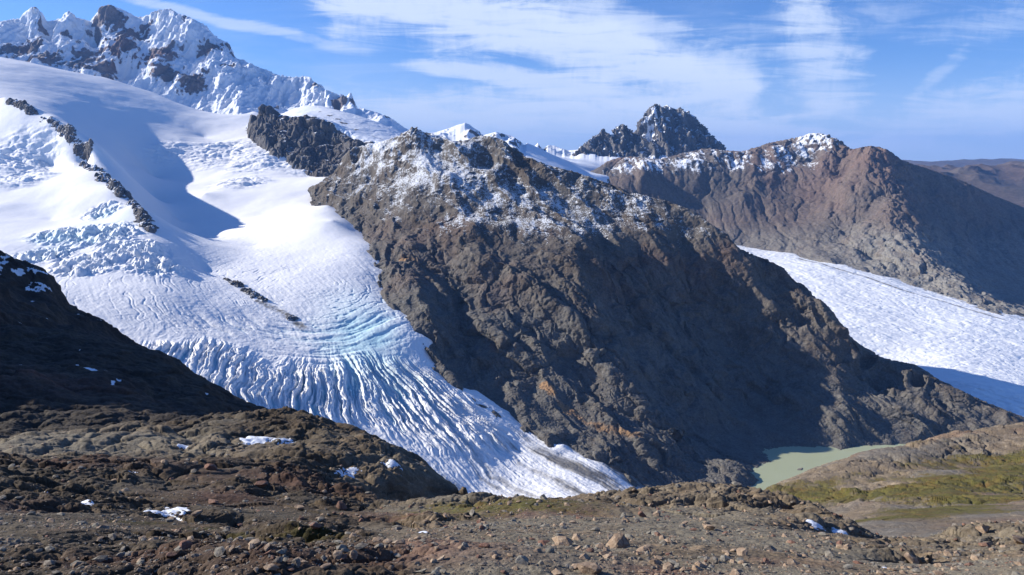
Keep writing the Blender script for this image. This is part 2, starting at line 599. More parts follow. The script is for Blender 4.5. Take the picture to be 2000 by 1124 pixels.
# ================================================================== 1. glacier with its icefall
EDGE = [(665, 350, 3200), (640, 400, 2640), (690, 450, 2400), (720, 480, 2240), (745, 530, 2060), (735, 565, 1950),
        (790, 620, 1780), (845, 668, 1690), (800, 700, 1600), (870, 745, 1560), (930, 785, 1510), (1000, 830, 1460), (1100, 868, 1405),
        (1180, 908, 1365), (1240, 952, 1325)]
crestG = lineY([(-200, 95), (0, 112), (100, 132), (200, 150), (300, 180), (350, 205), (400, 222), (440, 229), (470, 226), (496, 217)],
               [(-200, 4200), (0, 4300), (200, 4600), (440, 4750)])
gp = dens(EDGE, 60) + dens(crestG, 40) + drop(crestG, 1.12, .03) + [
    (1100, 890, 1380), (1000, 880, 1380), (1000, 930, 1290), (930, 975, 1210), (900, 860, 1360), (800, 760, 1500), (760, 850, 1320),
    (700, 800, 1390), (700, 860, 1290), (530, 805, 1300), (600, 720, 1490), (640, 560, 1900), (650, 640, 1680), (560, 650, 1640), (500, 600, 1730), (400, 640, 1570),
    (350, 720, 1340), (450, 700, 1450), (220, 620, 1520), (120, 560, 1650), (0, 500, 1850), (0, 470, 1960), (100, 430, 2260),
    (200, 420, 2260), (250, 510, 1840), (120, 500, 1880), (300, 560, 1700), (290, 480, 1960), (0, 400, 2350), (0, 300, 2800), (0, 200, 3300), (100, 330, 2760),
    (170, 325, 2740), (-200, 300, 2800), (-200, 420, 2200), (-200, 180, 3400),
    (340, 470, 2480), (300, 400, 3000), (350, 430, 2750), (300, 350, 3500), (450, 440, 2620), (400, 380, 2980), (520, 420, 2740), (600, 380, 3000),
    (660, 347, 3300), (600, 345, 3400), (550, 300, 3650), (450, 300, 3720), (400, 270, 4050), (500, 235, 4400), (560, 270, 3900), (350, 270, 3850),
    (250, 220, 4000), (100, 200, 3600), (240, 290, 3500), (300, 240, 4000), (600, 500, 2140), (500, 480, 2300), (400, 530, 1980), (700, 500, 2140), (650, 430, 2420),
    (1240, 1000, 1180), (1000, 1000, 1150), ('r', .35, 1500, -.44), ('r', .35, 1250, -.50)]
ridge1 = [(8, 190, 3050), (50, 205, 2980), (100, 230, 2900), (140, 252, 2820), (175, 276, 2750)]
ridge2 = [(145, 320, 2700), (200, 335, 2600), (235, 365, 2430), (270, 400, 2280), (290, 430, 2170), (298, 458, 2070)]
gp += dens(ridge1, 30) + dens(ridge2, 30)
for x, y, Y in dens(EDGE, 60)[2:]:
    a, s_ = ray(x, y)
    gp.append(('r', a + 70. / Y, Y * 1.01, s_ - 22. / Y)); gp.append(('r', a + 190. / Y, Y * 1.02, s_ - 110. / Y))
gp += [('r', a, Yq, sq) for a in (.06, .16, .26, .38) for Yq, sq in ((2100, -.36), (2700, -.26), (3400, -.18), (4500, -.12), (6200, -.09))]
gp += [('r', ray(905, 600)[0], 1920, ray(905, 600)[1] - .08), ('r', ray(900, 680)[0], 1770, ray(900, 680)[1] - .09), ('r', ray(870, 560)[0], 2000, ray(870, 560)[1] - .06), ('r', ray(950, 740)[0], 1640, ray(950, 740)[1] - .08), ('r', ray(885, 700)[0], 1700, ray(885, 700)[1] - .07), ('r', ray(880, 665)[0], 1760, ray(880, 665)[1] - .06), ('r', ray(915, 735)[0], 1650, ray(915, 735)[1] - .07), ('r', -.06, 4500, -.06), ('r', -.04, 3600, -.08), ('r', -.1, 6000, -.04)]
G = Surf(gp, 'lin')


def gh(px, py, Y0=1100, Y1=6000):
    return G.hit(px, py, Y0, Y1)


# direction fields of the crevasses: u across the flow, traced along the visible fins
uf = []
for u, ln in [(-6, [(180, 590), (250, 640)]), (-4, [(300, 600), (290, 660)]), (-2, [(400, 650), (370, 715)]), (0, [(500, 670), (480, 720), (455, 770)]),
              (2, [(590, 690), (575, 750), (560, 800)]), (4, [(640, 705), (648, 760), (655, 830)]), (6, [(690, 690), (730, 760), (790, 850), (850, 920)]),
              (8, [(750, 690), (810, 760), (880, 840), (960, 940)]), (10, [(800, 710), (880, 785), (990, 850), (1110, 930)]),
              (12, [(830, 710), (930, 790), (1060, 860), (1240, 952)])]:
    for p in ln:
        h = gh(*p)
        uf.append((h[0] / 500, h[1] / 500, u))
uf = np.array(uf)
_K = -np.sqrt(((uf[:, None, :2] - uf[None, :, :2]) ** 2).sum(-1))
_n = len(uf)
_M = np.zeros((_n + 3, _n + 3)); _M[:_n, :_n] = _K; _M[:_n, _n:] = np.c_[np.ones(_n), uf[:, :2]]; _M[_n:, :_n] = _M[:_n, _n:].T
_w = np.linalg.solve(_M, np.r_[uf[:, 2], 0, 0, 0])


def ufield(P):
    x = P[:, 0] / 500.; y = P[:, 1] / 500.
    r = 0
    for i in range(_n):
        r = r - _w[i] * np.sqrt((x - uf[i, 0]) ** 2 + (y - uf[i, 1]) ** 2)
    return r + _w[_n] + _w[_n + 1] * x + _w[_n + 2] * y


g = Grid(G, -.95, .36, 1080, 6000, 1250, 1400)
P = g.P().copy()
# smooth large swells of the snow
d = fbm(P, 420, 3, .5, seed=2) * 10 + fbm(P, 130, 3, .45, seed=3) * 3.0
g.disp(d, 'z')
u = ufield(P)
src = gh(620, 560)
rad = np.hypot(P[:, 0] - src[0], P[:, 1] - src[1])
UV = np.stack([u, rad / 90., np.zeros_like(u)], -1)
wu = fbm(P, 70, 4, .55, seed=11) * .32
UVw = UV + np.stack([wu, wu * .2, 0 * wu], -1)
fins = fbm(UVw, .44, 4, .52, 'b', seed=5, scale=(1, .10, 1))
fins = np.clip(fins * 1.7, 0, 1) ** .8
finf = fbm(UVw, .17, 4, .6, 'b', seed=6, scale=(1, .22, 1))
wf = np.zeros(len(P))
for (px, py, rx, ry) in [(500, 760, 110, 110), (600, 770, 120, 120), (700, 770, 120, 130), (780, 780, 120, 130), (850, 820, 110, 110), (420, 700, 80, 80), (930, 850, 70, 70), (330, 690, 60, 60)]:
    wf = np.maximum(wf, blob(P, gh(px, py), rx, ry))
wf = sst(wf + fbm(P, 70, 3, .5, seed=27) * .22, .12, .85)
# transverse crevasses above the fall
trs = fbm(np.stack([u * .5, rad / 30. + fbm(P, 90, 2, seed=8) * .5, 0 * u], -1), 1.0, 3, .5, 'r', seed=9, scale=(.35, 1, 1))
wt = np.zeros(len(P))
for (px, py, rx) in [(640, 680, 130), (560, 660, 130), (720, 640, 120), (460, 640, 120)]:
    wt = np.maximum(wt, blob(P, gh(px, py), rx))
wt = sst(wt, .3, .9) * (1 - wf * .6)
# blocky seracs of the upper icefall
wb = np.zeros(len(P))
for (px, py, rx) in [(130, 460, 110), (200, 460, 130), (260, 490, 110), (170, 520, 100), (300, 520, 90), (90, 500, 90), (200, 420, 70)]:
    wb = np.maximum(wb, blob(P, gh(px, py), rx))
wb = sst(wb, .3, .85)
Pw = P + np.stack([fbm(P, 50, 2, seed=21), fbm(P, 50, 2, seed=22), 0 * u], -1) * 14
blk = fbm(Pw, 42, 4, .55, 'b', seed=12, scale=(1, 1, .3))
# broken ice in the upper basin
wm = np.zeros(len(P))
for (px, py, rx) in [(430, 300, 260), (520, 310, 260), (600, 330, 160), (330, 300, 150), (470, 360, 180), (60, 320, 160), (40, 350, 150), (20, 310, 150)]:
    wm = np.maximum(wm, blob(P, gh(px, py), rx))
wm = sst(wm, .35, .95)
brk = fbm(P, 75, 4, .55, 'b', seed=14, scale=(.45, 1.3, .6))
# lower tongue and general surface roughness
low = sst(-P[:, 2], 180, 330)
gen = fbm(UVw, .3, 4, .6, 'f', seed=15, scale=(1, .5, 1))
gen2 = fbm(P, 16, 3, .6, 'b', seed=16)
tongm = sst(-P[:, 2], 480, 560)
# long curved crevasses crossing the middle of the glacier
arc = np.stack([(rad + fbm(P, 110, 4, .55, seed=23) * 34) / 15., u * .55, 0 * u], -1)
longc = fbm(arc, 1., 2, .5, 'r', seed=24, scale=(1, .8, 1))
longc = sst(longc, .55, .95) * sst(fbm(P, 120, 3, .5, seed=25), -.25, .25) * (1 - wf) * (1 - tongm)
d = wf * (fins * 17 + finf * 8 - 12) + wt * (1 - trs) * -0 + wt * (-trs * 5) + wb * (blk * 26 - 9) + wm * (brk * 22 - 7 + fbm(P, 28, 3, .55, 'b', seed=17, scale=(.5, 1.3, .6)) * 7 - 2) + low * (gen * 1.2 * (1 - .6 * tongm) + gen2 * .6) + gen2 * .3 + low * longc * (1 - tongm) * -2.2 + tongm * (fbm(UVw, .16, 4, .6, 'b', seed=26, scale=(1, .12, 1)) * 2.6 - 1)
g.disp(d, 'z')
ice = wf * sst(1 - fins, .28, .75) * .95 + wf * .12 + longc * low * .25 + wb * (.22 + .35 * sst(1 - blk, .5, 1)) + wt * trs * .3 + wm * .16
ice += blob(P, gh(690, 600), 150, 240) * .42 + blob(P, gh(730, 660), 110, 120) * .3 + blob(P, gh(230, 425), 150, 100) * .35 + blob(P, gh(140, 480), 150, 140) * .25 + blob(P, gh(60, 470), 110, 60) * .2
ice += blob(P, gh(750, 740), 110, 130) * .28
tong = sst(-P[:, 2], 500, 600)
st = fbm(UVw, .7, 5, .6, 'f', seed=18, scale=(1, .07, 1))
dirt = tong * (.40 + st * 2.0) + sst(-P[:, 2], 430, 560) * .06
dirt = np.maximum(dirt, 0)
# dark medial stripe at the snout
ln = [gh(*p) for p in [(960, 860), (1050, 890), (1150, 925), (1235, 950)]]
ld, lp, _ = linedist(P, ln)
dirt += np.exp(-(ld / 14.) ** 2) * (.35 + st * .6)
ln = [gh(*p) for p in [(505, 590), (540, 608), (570, 625), (590, 640)]]
ld, lp, _ = linedist(P, ln)
dirt += np.exp(-(ld / 12.) ** 2) * (.4 + gen2 * .8) + np.exp(-(ld / 30.) ** 2) * .12
e1, _, _ = linedist(P, [gh(*p) for p in [(360, 725), (380, 740), (420, 765), (500, 800)]])
dirt += np.exp(-(e1 / 30.) ** 2) * .35
g.attrs = {'ice': np.clip(ice, 0, 1), 'dirt': dirt, 'rough': np.clip(.08 + wf * .8 + wb + wm * .8 + low * .8 + wt, 0, 1)}
o = g.mesh('glacier', M_ICE)
tag(o, 'broad white glacier with blue crevasses falling from the snowfield to a grey snout', kind='structure')
GLAC = g

# rock ribs that stick out of the glacier
def glac_z(a, Y):
    i = np.interp(np.log(Y), GLAC.l, np.arange(GLAC.nr)); j = np.interp(a, GLAC.a, np.arange(GLAC.na))
    i = np.clip(i.astype(int), 0, GLAC.nr - 1); j = np.clip(j.astype(int), 0, GLAC.na - 1)
    return GLAC.V[i, j, 2]


def outcrop(name, line, width, height, label, n=260, wl=60, snow=.5, seed=0., side=0.):
    pts = [ln_ if len(ln_) == 3 and ln_[2] > 900 else (*ln_, 0) for ln_ in line]
    w = []
    for p in pts:
        if p[2] > 0:
            a, s_ = ray(p[0], p[1]); w.append(np.array((a * p[2], p[2], s_ * p[2])))
        else:
            w.append(gh(p[0], p[1]))
    w = np.array(w)
    m = width * 2.2
    x = np.linspace(w[:, 0].min() - m, w[:, 0].max() + m, n); y = np.linspace(w[:, 1].min() - m, w[:, 1].max() + m, n)
    Yg, Xg = np.meshgrid(y, x, indexing='ij')
    gg = Grid.__new__(Grid); gg.nr = gg.na = n; gg.attrs = {}
    gg.V = np.zeros((n, n, 3), np.float32)
    gg.V[..., 0] = Xg; gg.V[..., 1] = Yg
    base = G((Xg / Yg), np.log(Yg)) * Yg
    gg.V[..., 2] = base
    PP = gg.P().copy()
    PP2 = PP + np.stack([fbm(PP, width * 1.2, 3, seed=seed + 1), fbm(PP, width * 1.2, 3, seed=seed + 2), np.zeros(len(PP))], -1) * width * .5
    d_, par, L = linedist(PP2, w)
    taper = np.clip(np.minimum(par, L - par) / (L * .18), 0, 1) ** .5
    prof = np.clip(1 - (d_ / (width * (.35 + .65 * taper))) ** 1.4, -1, 1)
    z = prof * height * .6 + (fbm(PP, wl, 5, .55, 'f', seed=seed) * 1.5 - .1) * height * np.clip(prof + .7, 0, 1) + slabs(PP, wl * .5, height * .5, seed + 3, zt=0) * np.clip(prof + .5, 0, 1) - height * .22
    gg.V[..., 2] += z.reshape(n, n) + 4
    gg.disp(fbm(gg.P().copy(), wl * .25, 4, .55, 'b', seed=seed + 4) * height * .12, nb=1)
    nz = gg.normals()[..., 2].ravel()
    gg.attrs = {'snow': sst(nz + fbm(PP, 22, 4, .65, seed=seed + 7) * .6, .88 - snow * .5, 1.08 - snow * .45)}
    keep = (prof.reshape(n, n) > -.95)
    ks = keep[:-1, :-1] & keep[1:, 1:] & keep[:-1, 1:] & keep[1:, :-1]
    gg.V[..., 2] -= np.clip(fbm(PP, width * 1.6, 3, .6, seed=seed + 9) + .08, 0, 1).reshape(n, n) * height * .8
    o = gg.mesh(name, M_PEAK, ks)
    return tag(o, label, 'rock outcrop')


outcrop('rock_outcrop', [(10, 192, 3040), (50, 206, 2970), (75, 218, 2930)], 18, 15, 'small dark rock rib in the upper snow, topmost of the rock ribs at the left', snow=.6, seed=1)
outcrop('rock_outcrop', [(80, 222, 2910), (110, 235, 2870), (140, 252, 2815), (160, 265, 2775), (177, 281, 2745)], 22, 18, 'snow dusted rock rib ending in a dark pointed knob above the blue shadow', snow=.75, seed=2)
outcrop('rock_outcrop', [(160, 326, 2680), (190, 333, 2620), (215, 350, 2510), (240, 375, 2400), (262, 400, 2290)], 30, 22, 'long ragged rock rib streaked with snow above the blue icefall', snow=.6, seed=3)
outcrop('rock_outcrop', [(262, 405, 2270), (280, 425, 2190), (295, 455, 2090)], 20, 16, 'small dark rock tip at the foot of the snow streaked rib', snow=.3, seed=4, n=160)
outcrop('rock_outcrop', [(440, 547), (470, 562), (500, 580), (520, 590)], 13, 9, 'narrow strip of dark rock lying in the middle of the white glacier', snow=.25, seed=5, n=200, wl=22)
outcrop('rock_outcrop', [(563, 622), (580, 625)], 9, 4, 'tiny patch of dark debris on the glacier beyond the rock strip', snow=.2, seed=6, n=90, wl=14)
outcrop('rock_outcrop', [(378, 208, 4730), (405, 216, 4740)], 26, 18, 'tiny dark rock showing through the snow crest below the white mountain', snow=.2, seed=7, n=90, wl=30)

# ================================================================== 2. high white mountain
sil1 = [(-200, 70), (-120, 52), (-60, 62), (0, 42), (25, 38), (45, 36), (52, 22), (60, 15), (72, 13), (82, 25), (92, 42), (108, 40), (125, 27), (135, 22), (148, 34), (180, 42),
        (190, 30), (203, 13), (214, 9), (226, 14), (240, 20), (256, 26), (268, 34), (280, 32), (300, 20), (335, 17), (355, 28), (372, 34), (400, 50), (430, 74), (455, 86), (470, 112),
        (500, 130), (540, 146), (560, 150), (580, 151), (598, 149), (612, 152), (620, 160), (640, 176), (660, 186), (668, 184), (675, 190), (682, 182), (690, 184), (696, 208), (715, 214), (740, 221),
        (765, 232), (785, 246), (800, 256), (840, 280), (880, 310)]
c1 = lineY(sil1, [(-200, 7300), (340, 7400), (470, 7000), (620, 6600), (700, 6200), (880, 5600)])
c1d = dens(c1, 10)
foot = [(-200, 150, 6000), (0, 130, 6100), (120, 170, 6050), (250, 210, 5900), (350, 240, 5750), (450, 240, 5500), (520, 245, 5450), (600, 250, 5350), (700, 270, 5200), (800, 300, 5100), (880, 330, 5000)]
pts = c1d + drop(c1, 1.07, .03) + drop(c1, 1.25, .12) + dens(foot, 60) + drop(foot, .93, .035)
# buttresses running down from the tops
for b in [[(60, 15, 7350), (50, 60, 7000), (30, 110, 6500)], [(214, 9, 7400), (235, 60, 7000), (270, 110, 6650), (300, 170, 6200)], [(135, 22, 7380), (150, 70, 6950), (190, 130, 6500)],
          [(340, 17, 7400), (330, 70, 7000), (320, 110, 6700), (350, 160, 6250)], [(400, 50, 7300), (410, 90, 6850), (430, 150, 6350), (440, 190, 6000)],
          [(470, 112, 7000), (500, 170, 6400), (520, 215, 5900)], [(620, 160, 6600), (600, 200, 6050)], [(690, 184, 6250), (690, 225, 5700)]]:
    pts += dens(b[1:], 20)
for v in [(95, 75, 7150), (110, 110, 6700), (180, 80, 7150), (250, 140, 6600), (275, 70, 7200), (375, 110, 6850), (385, 160, 6400), (455, 140, 6600), (560, 185, 6300), (650, 210, 6000), (10, 80, 7000)]:
    pts.append(v)
g = Grid(Surf(pts), -.95, -.02, 4700, 8600, 900, 800)
P = g.P().copy()
d = fbm(P, 650, 6, .5, 'r', seed=31, scale=(1.25, .6, .4)) * 120 - 60 + fbm(P, 160, 5, .55, 'r', seed=32, scale=(1.2, .7, .4)) * 30 - 15
up = sst(P[:, 2] + 0 * P[:, 1], 150, 800)
g.disp(d * (.25 + .75 * up))
P = g.P().copy()
g.disp((fbm(P, 110, 4, .55, 'r', seed=33, scale=(1.8, .35, .35)) * 26 - 13 + slabs(P, 170, 9, 34, zt=.8)) * (.15 + .85 * up), nb=2)
g.fit(c1d, sm=2)
P = g.P().copy(); nn = g.normals(); nz = g.blur(nn, 4)[..., 2].ravel(); nx = nn[..., 0].ravel()
S1 = Surf([(x, y, Y) for x, y, Y in c1d] + dens(foot, 60))


def at(px, py, Y):
    a, s_ = ray(px, py)
    return np.array((a * Y, Y, s_ * Y))


rk = np.zeros(len(P))
for (px, py, Y, rx, ry) in [(215, 25, 7330, 170, 150), (250, 50, 7150, 200, 160), (245, 85, 6900, 150, 160), (40, 95, 6800, 230, 220), (75, 115, 6600, 200, 200), (160, 110, 6750, 200, 260),
                            (190, 135, 6500, 170, 160), (85, 45, 7280, 60, 60), (130, 68, 7150, 80, 60), (320, 110, 6750, 190, 160), (330, 145, 6450, 190, 160), (300, 100, 6800, 120, 120), (370, 40, 7300, 75, 75),
                            (410, 85, 6950, 150, 110), (460, 98, 6990, 70, 90), (380, 160, 6300, 130, 160), (445, 130, 6600, 120, 70), (620, 158, 6550, 50, 120), (665, 190, 6230, 60, 150), (692, 195, 6150, 50, 90),
                            (540, 190, 6100, 60, 50), (660, 205, 6100, 80, 110), (755, 238, 5900, 50, 90), (285, 35, 7350, 70, 60)]:
    rk = np.maximum(rk, blob(P, at(px, py, Y), rx, ry))
rn = fbm(P, 230, 3, .6, seed=35, scale=(1, 1, .5)) * .6 + fbm(P, 60, 5, .66, seed=37, scale=(1.5, .7, .5)) * .9
snow = 1.05 - sst(rk * 1.1 + rn * .75 + (.67 - nz) * .8, .36, .85) * .9
g.attrs = {'snow': snow, 'red': sst(fbm(P, 500, 2, seed=36), -.1, .3) * .5}
o = g.mesh('mountain', M_ALP)
tag(o, 'high white mountain wall with jagged icy tops and rock patches', kind='structure')

# ================================================================== 3. snow dome and dark cliff below it
cl = lineY([(440, 232), (470, 226), (495, 222), (505, 212), (520, 207), (532, 210), (545, 222), (560, 226), (575, 228), (600, 226), (620, 236), (640, 246), (660, 262), (680, 272), (700, 280), (760, 290)],
           [(440, 4300), (500, 4050), (560, 3900), (700, 3500), (760, 3400)])
bt = [(440, 262, 4000), (480, 262, 3880), (500, 262, 3800), (515, 285, 3650), (545, 308, 3550), (580, 328, 3450), (610, 340, 3400), (680, 345, 3250), (740, 345, 3150)]
dome = lineY([(585, 210), (600, 207), (630, 208), (660, 216), (700, 226), (740, 240), (780, 256), (830, 280), (860, 300)], [(585, 4900), (860, 4500)])
pts = dens(cl, 14) + dens(bt, 40) + drop(bt, .93, .03) + drop(dens(cl, 50)[:8], 1.04, .015) + dens(dome, 25) + drop(dome, 1.12, .03) + drop(dome, 1.3, .09) + \
    [(600, 222, 4350), (640, 240, 4150), (680, 258, 3950), (720, 268, 3900), (780, 285, 3800), (520, 232, 3950 * .985), (560, 262, 3730), (620, 285, 3600), (660, 300, 3480)] + \
    [('r', ray(440, 300)[0], 5200, .03), ('r', ray(400, 300)[0], 4400, .02), ('r', ray(470, 300)[0], 4700, .05)]
g = Grid(Surf(pts), -.46, -.02, 3000, 6000, 620, 900)
P = g.P().copy(); nz0 = g.normals()[..., 2].ravel()
wr = (1 - sst(P[:, 1] - np.interp(P[:, 0] / P[:, 1], [ray(x, y)[0] for x, y, Y in cl], [Y for x, y, Y in cl]), -30, 140))
d = fbm(P, 260, 5, .55, 'r', seed=41, scale=(1.3, 1, .45)) * 50 - 26
d2 = fbm(P, 55, 4, .55, 'r', seed=42, scale=(1.2, 1, .5)) * 14 - 7
g.disp((d * .7 + d2 + slabs(P, 120, 26, 46, scale=(1.3, .7), zt=.9)) * np.clip(wr, .05, 1) + fbm(P, 140, 4, .5, seed=43) * 5)
aa = g.V[..., 0] / g.V[..., 1]
_t = np.interp(g.V[..., 1], [3380, 3470, 3600, 3750, 3850, 4000], [ray(x, 250)[0] for x in (600, 575, 535, 512, 498, 490)])
_t = _t + fbm(g.P().copy(), 120, 4, .6, seed=47).reshape(g.nr, g.na) * .012
g.V[..., 2] -= (1 - sst(aa, _t - .022, _t + .004)) * 240
P = g.P().copy(); nz = g.blur(g.normals(), 1)[..., 2].ravel()
ridgeln, _, _ = linedist(P, [at(625, 222, 4500), at(660, 245, 4300), at(700, 262, 4050), at(740, 268, 3950)])
snow = np.where(wr > .5, sst(nz + fbm(P, 45, 4, .65, seed=44) * .45, .78, 1.0) * .9, 1 - np.exp(-(ridgeln / 26.) ** 2) * sst(fbm(P, 60, 4, .6, seed=45), -.05, .2) * 1.2)
snow = g.blur(snow.reshape(g.nr, g.na), 1)
g.attrs = {'snow': snow}
o = g.mesh('cliff', M_PEAK)
tag(o, 'dark rock cliff topped by a bright snow dome between glacier and central ridge', kind='structure')

# ================================================================== 4. distant peaks and snow saddle beyond the ridge
sil4 = [(760, 270), (820, 262), (850, 259), (880, 250), (895, 244), (908, 240), (920, 244), (935, 258), (945, 264), (968, 258), (985, 262), (1000, 266), (1015, 276), (1028, 290), (1036, 298),
        (1044, 283), (1050, 279), (1056, 288), (1062, 292), (1070, 284), (1082, 285), (1095, 290), (1110, 294), (1140, 292), (1180, 300), (1300, 320)]
c4 = lineY(sil4, [(760, 5600), (920, 5600), (1020, 5400), (1040, 7600), (1140, 7600), (1300, 7600)])
pts = dens(c4, 7) + drop(c4, 1.08, .03) + drop(c4, 1.25, .09) + [(800, 300, 5000), (900, 300, 5050), (940, 290, 5200), (1000, 310, 4900), (1040, 330, 4900), (1090, 345, 4900), (1160, 360, 4900),
     (1060, 305, 6400), (1090, 315, 6000), (1140, 312, 6500), (1180, 330, 5900), (1130, 335, 5400), (1200, 345, 5400), (1110, 300, 7200), (1240, 318, 6700), (1280, 322, 6700),
     (860, 280, 5350), (985, 285, 5150), (1010, 300, 5100), (800, 360, 4300), (1000, 380, 4300), (1200, 400, 4300), (1300, 330, 6500), (1300, 380, 5000)]
pts += [('r', a, Yq, sq) for a in (.1, .2, .3, .4) for Yq, sq in ((3900, -.13), (4400, -.11))] + [('r', a, Yq, sq) for a in (.165, .22, .3) for Yq, sq in ((4900, -.10), (5400, -.07), (5800, -.04))]
g = Grid(Surf(pts), -.18, .30, 3900, 9200, 560, 700)
P = g.P().copy()
a_ = P[:, 0] / P[:, 1]
wr = np.maximum(1 - sst(a_, ray(1000, 300)[0], ray(1050, 300)[0]), sst(P[:, 1], 7150, 7400))
wr *= 1 - .85 * blob(P, at(1100, 320, 6200), 500, 1200)
g.disp((fbm(P, 200, 5, .5, 'r', seed=51, scale=(1.2, 1, .5)) * 50 - 25) * wr + fbm(P, 250, 3, seed=52) * 6)
aq = g.V[..., 0] / g.V[..., 1]
g.V[..., 2] -= 320 * sst(aq, .150, .172) * (1 - sst(g.V[..., 1], 5700, 6000))
g.fit(dens(c4, 5), sm=1)
P = g.P().copy(); nz = g.blur(g.normals(), 1)[..., 2].ravel()
snow = sst(nz + fbm(P, 110, 4, .6, seed=53) * .45 + .16, .72, .92)
snow = np.maximum(snow, 1 - sst(wr, .35, .65))
sb = blob(P, at(895, 262, 5480), 60, 90) + blob(P, at(850, 262, 5500), 130, 110) + blob(P, at(995, 300, 5100), 70, 200) * .8
snow = np.maximum(snow, sst(sb, .4, .6))
g.attrs = {'snow': snow}
o = g.mesh('mountain', M_PEAK)
tag(o, 'low distant snowy peaks and bright snow saddle behind the central ridge', kind='structure')

# ================================================================== 5. dark spire
sil5 = [(1100, 305), (1130, 294), (1145, 280), (1158, 270), (1168, 262), (1174, 254), (1179, 251), (1184, 258), (1190, 264), (1197, 255), (1203, 250), (1209, 245), (1216, 242), (1222, 248), (1232, 256), (1240, 264),
        (1246, 250), (1252, 234), (1258, 222), (1266, 218), (1270, 209), (1278, 203), (1288, 204), (1294, 210), (1302, 205), (1312, 211), (1320, 214), (1328, 209), (1336, 218), (1344, 217), (1352, 226),
        (1362, 238), (1372, 246), (1384, 258), (1396, 270), (1408, 282), (1418, 294), (1440, 312), (1500, 330)]
c5 = lineY(sil5, [(1100, 7300), (1240, 7500), (1260, 7450), (1500, 7300)])
pts = dens(c5, 5) + drop(c5, 1.05, .03) + drop(c5, 1.15, .08) + [(1120, 320, 6950), (1165, 318, 6900), (1200, 315, 6950), (1240, 312, 7000), (1290, 318, 6900), (1340, 318, 6900), (1400, 320, 6850), (1450, 330, 6850), (1500, 340, 6850),
     (1155, 300, 7050), (1200, 285, 7200), (1225, 290, 7180), (1240, 288, 7280), (1262, 270, 7180), (1275, 240, 7300), (1300, 240, 7270), (1310, 265, 7100), (1300, 295, 6980), (1350, 275, 7120), (1380, 290, 7050), (1330, 240, 7330)] + \
    [('r', ray(x, 340)[0], 6500, -.0) for x in (1100, 1200, 1300, 1400, 1500)]
g = Grid(Surf(pts), .06, .38, 6500, 8600, 620, 760)
P = g.P().copy()
hh = sst(P[:, 2], 60, 180)
g.disp((fbm(P, 260, 6, .5, 'r', seed=61, scale=(2.0, 1, .28)) * 120 - 62) * hh + (fbm(P, 70, 4, .55, 'r', seed=62, scale=(1.4, 1, .5)) * 22 - 11) * hh)
g.disp(slabs(g.P().copy(), 200, 22, 64, scale=(1.5, .6), zt=.9) * hh, nb=2)
g.fit(dens(c5, 4), sm=1, hi=1.05)
P = g.P().copy(); nz = g.blur(g.normals(), 5)[..., 2].ravel()
snow = sst(nz + fbm(P, 110, 4, .6, seed=63, scale=(1.6, 1, .7)) * .5 + blob(P, at(1275, 240, 7300), 80, 90) * .6 + .13, .40, 1.05)
snow = np.maximum(snow, 1 - sst(P[:, 2], 60, 140))
g.attrs = {'snow': snow * .95, 'grey': np.full(len(P), .2)}
o = g.mesh('mountain', M_PEAK)
tag(o, 'dark spiky rock peak with a flat notched summit dusted with snow', kind='structure')

# ================================================================== 6. central rocky ridge
silM = lineY([(640, 345), (655, 335), (668, 318), (680, 300), (695, 288), (720, 282), (750, 276), (780, 266), (795, 256), (806, 248), (818, 250), (830, 258), (850, 264), (872, 270), (885, 276), (910, 274), (935, 266),
               (960, 266), (985, 275), (1005, 292), (1030, 305), (1060, 320), (1090, 328), (1115, 334), (1150, 344), (1200, 362), (1230, 374), (1262, 382), (1300, 392), (1340, 408), (1375, 428), (1410, 455),
               (1442, 486), (1470, 497), (1500, 508), (1530, 524), (1560, 553), (1590, 578), (1618, 600), (1640, 624), (1665, 656), (1690, 680), (1720, 698), (1750, 706), (1782, 712), (1830, 742), (1900, 775), (2000, 815), (2120, 865)],
              [(640, 3050), (690, 2880), (810, 2700), (950, 2620), (1100, 2500), (1300, 2340), (1440, 2160), (1560, 2100), (1640, 1980), (1780, 1860), (1900, 1790), (2120, 1720)])
shore = [(1440, 965, 0), (1478, 945, 0), (1500, 915, 0), (1530, 892, 0), (1560, 877, 0), (1620, 874, 0), (1680, 878, 0), (1740, 872, 0), (1800, 868, 0), (1900, 872, 0)]
LAKE_Z = -650.
shore = [(x, y, LAKE_Z / ray(x, y)[1]) for x, y, _ in shore]
mp = dens(silM, 14) + drop(silM, 1.05, .035) + drop(silM, 1.18, .13) + drop(silM, 1.4, .2)
mp += dens(EDGE, 40)
for x, y, Y in dens(EDGE, 80):      # the rock goes on down under the ice
    a, s_ = ray(x, y)
    mp.append(('r', a - 55. / Y, Y * .985, s_ - 40. / Y))
    mp.append(('r', a - 200. / Y, Y * .95, s_ - 130. / Y))
mp += dens(shore, 40) + [('r', ray(x, y)[0] + (60 / Y if x < 1520 else 0), Y * (.97 if x > 1520 else 1.0), (LAKE_Z - 22) / Y) for x, y, Y in shore]
mp += [('r', ray(x, y)[0], Y * .85, (LAKE_Z - 60) / (Y * .85)) for x, y, Y in shore]
mp += [(1330, 1000, 1280), (1400, 985, 1260)]
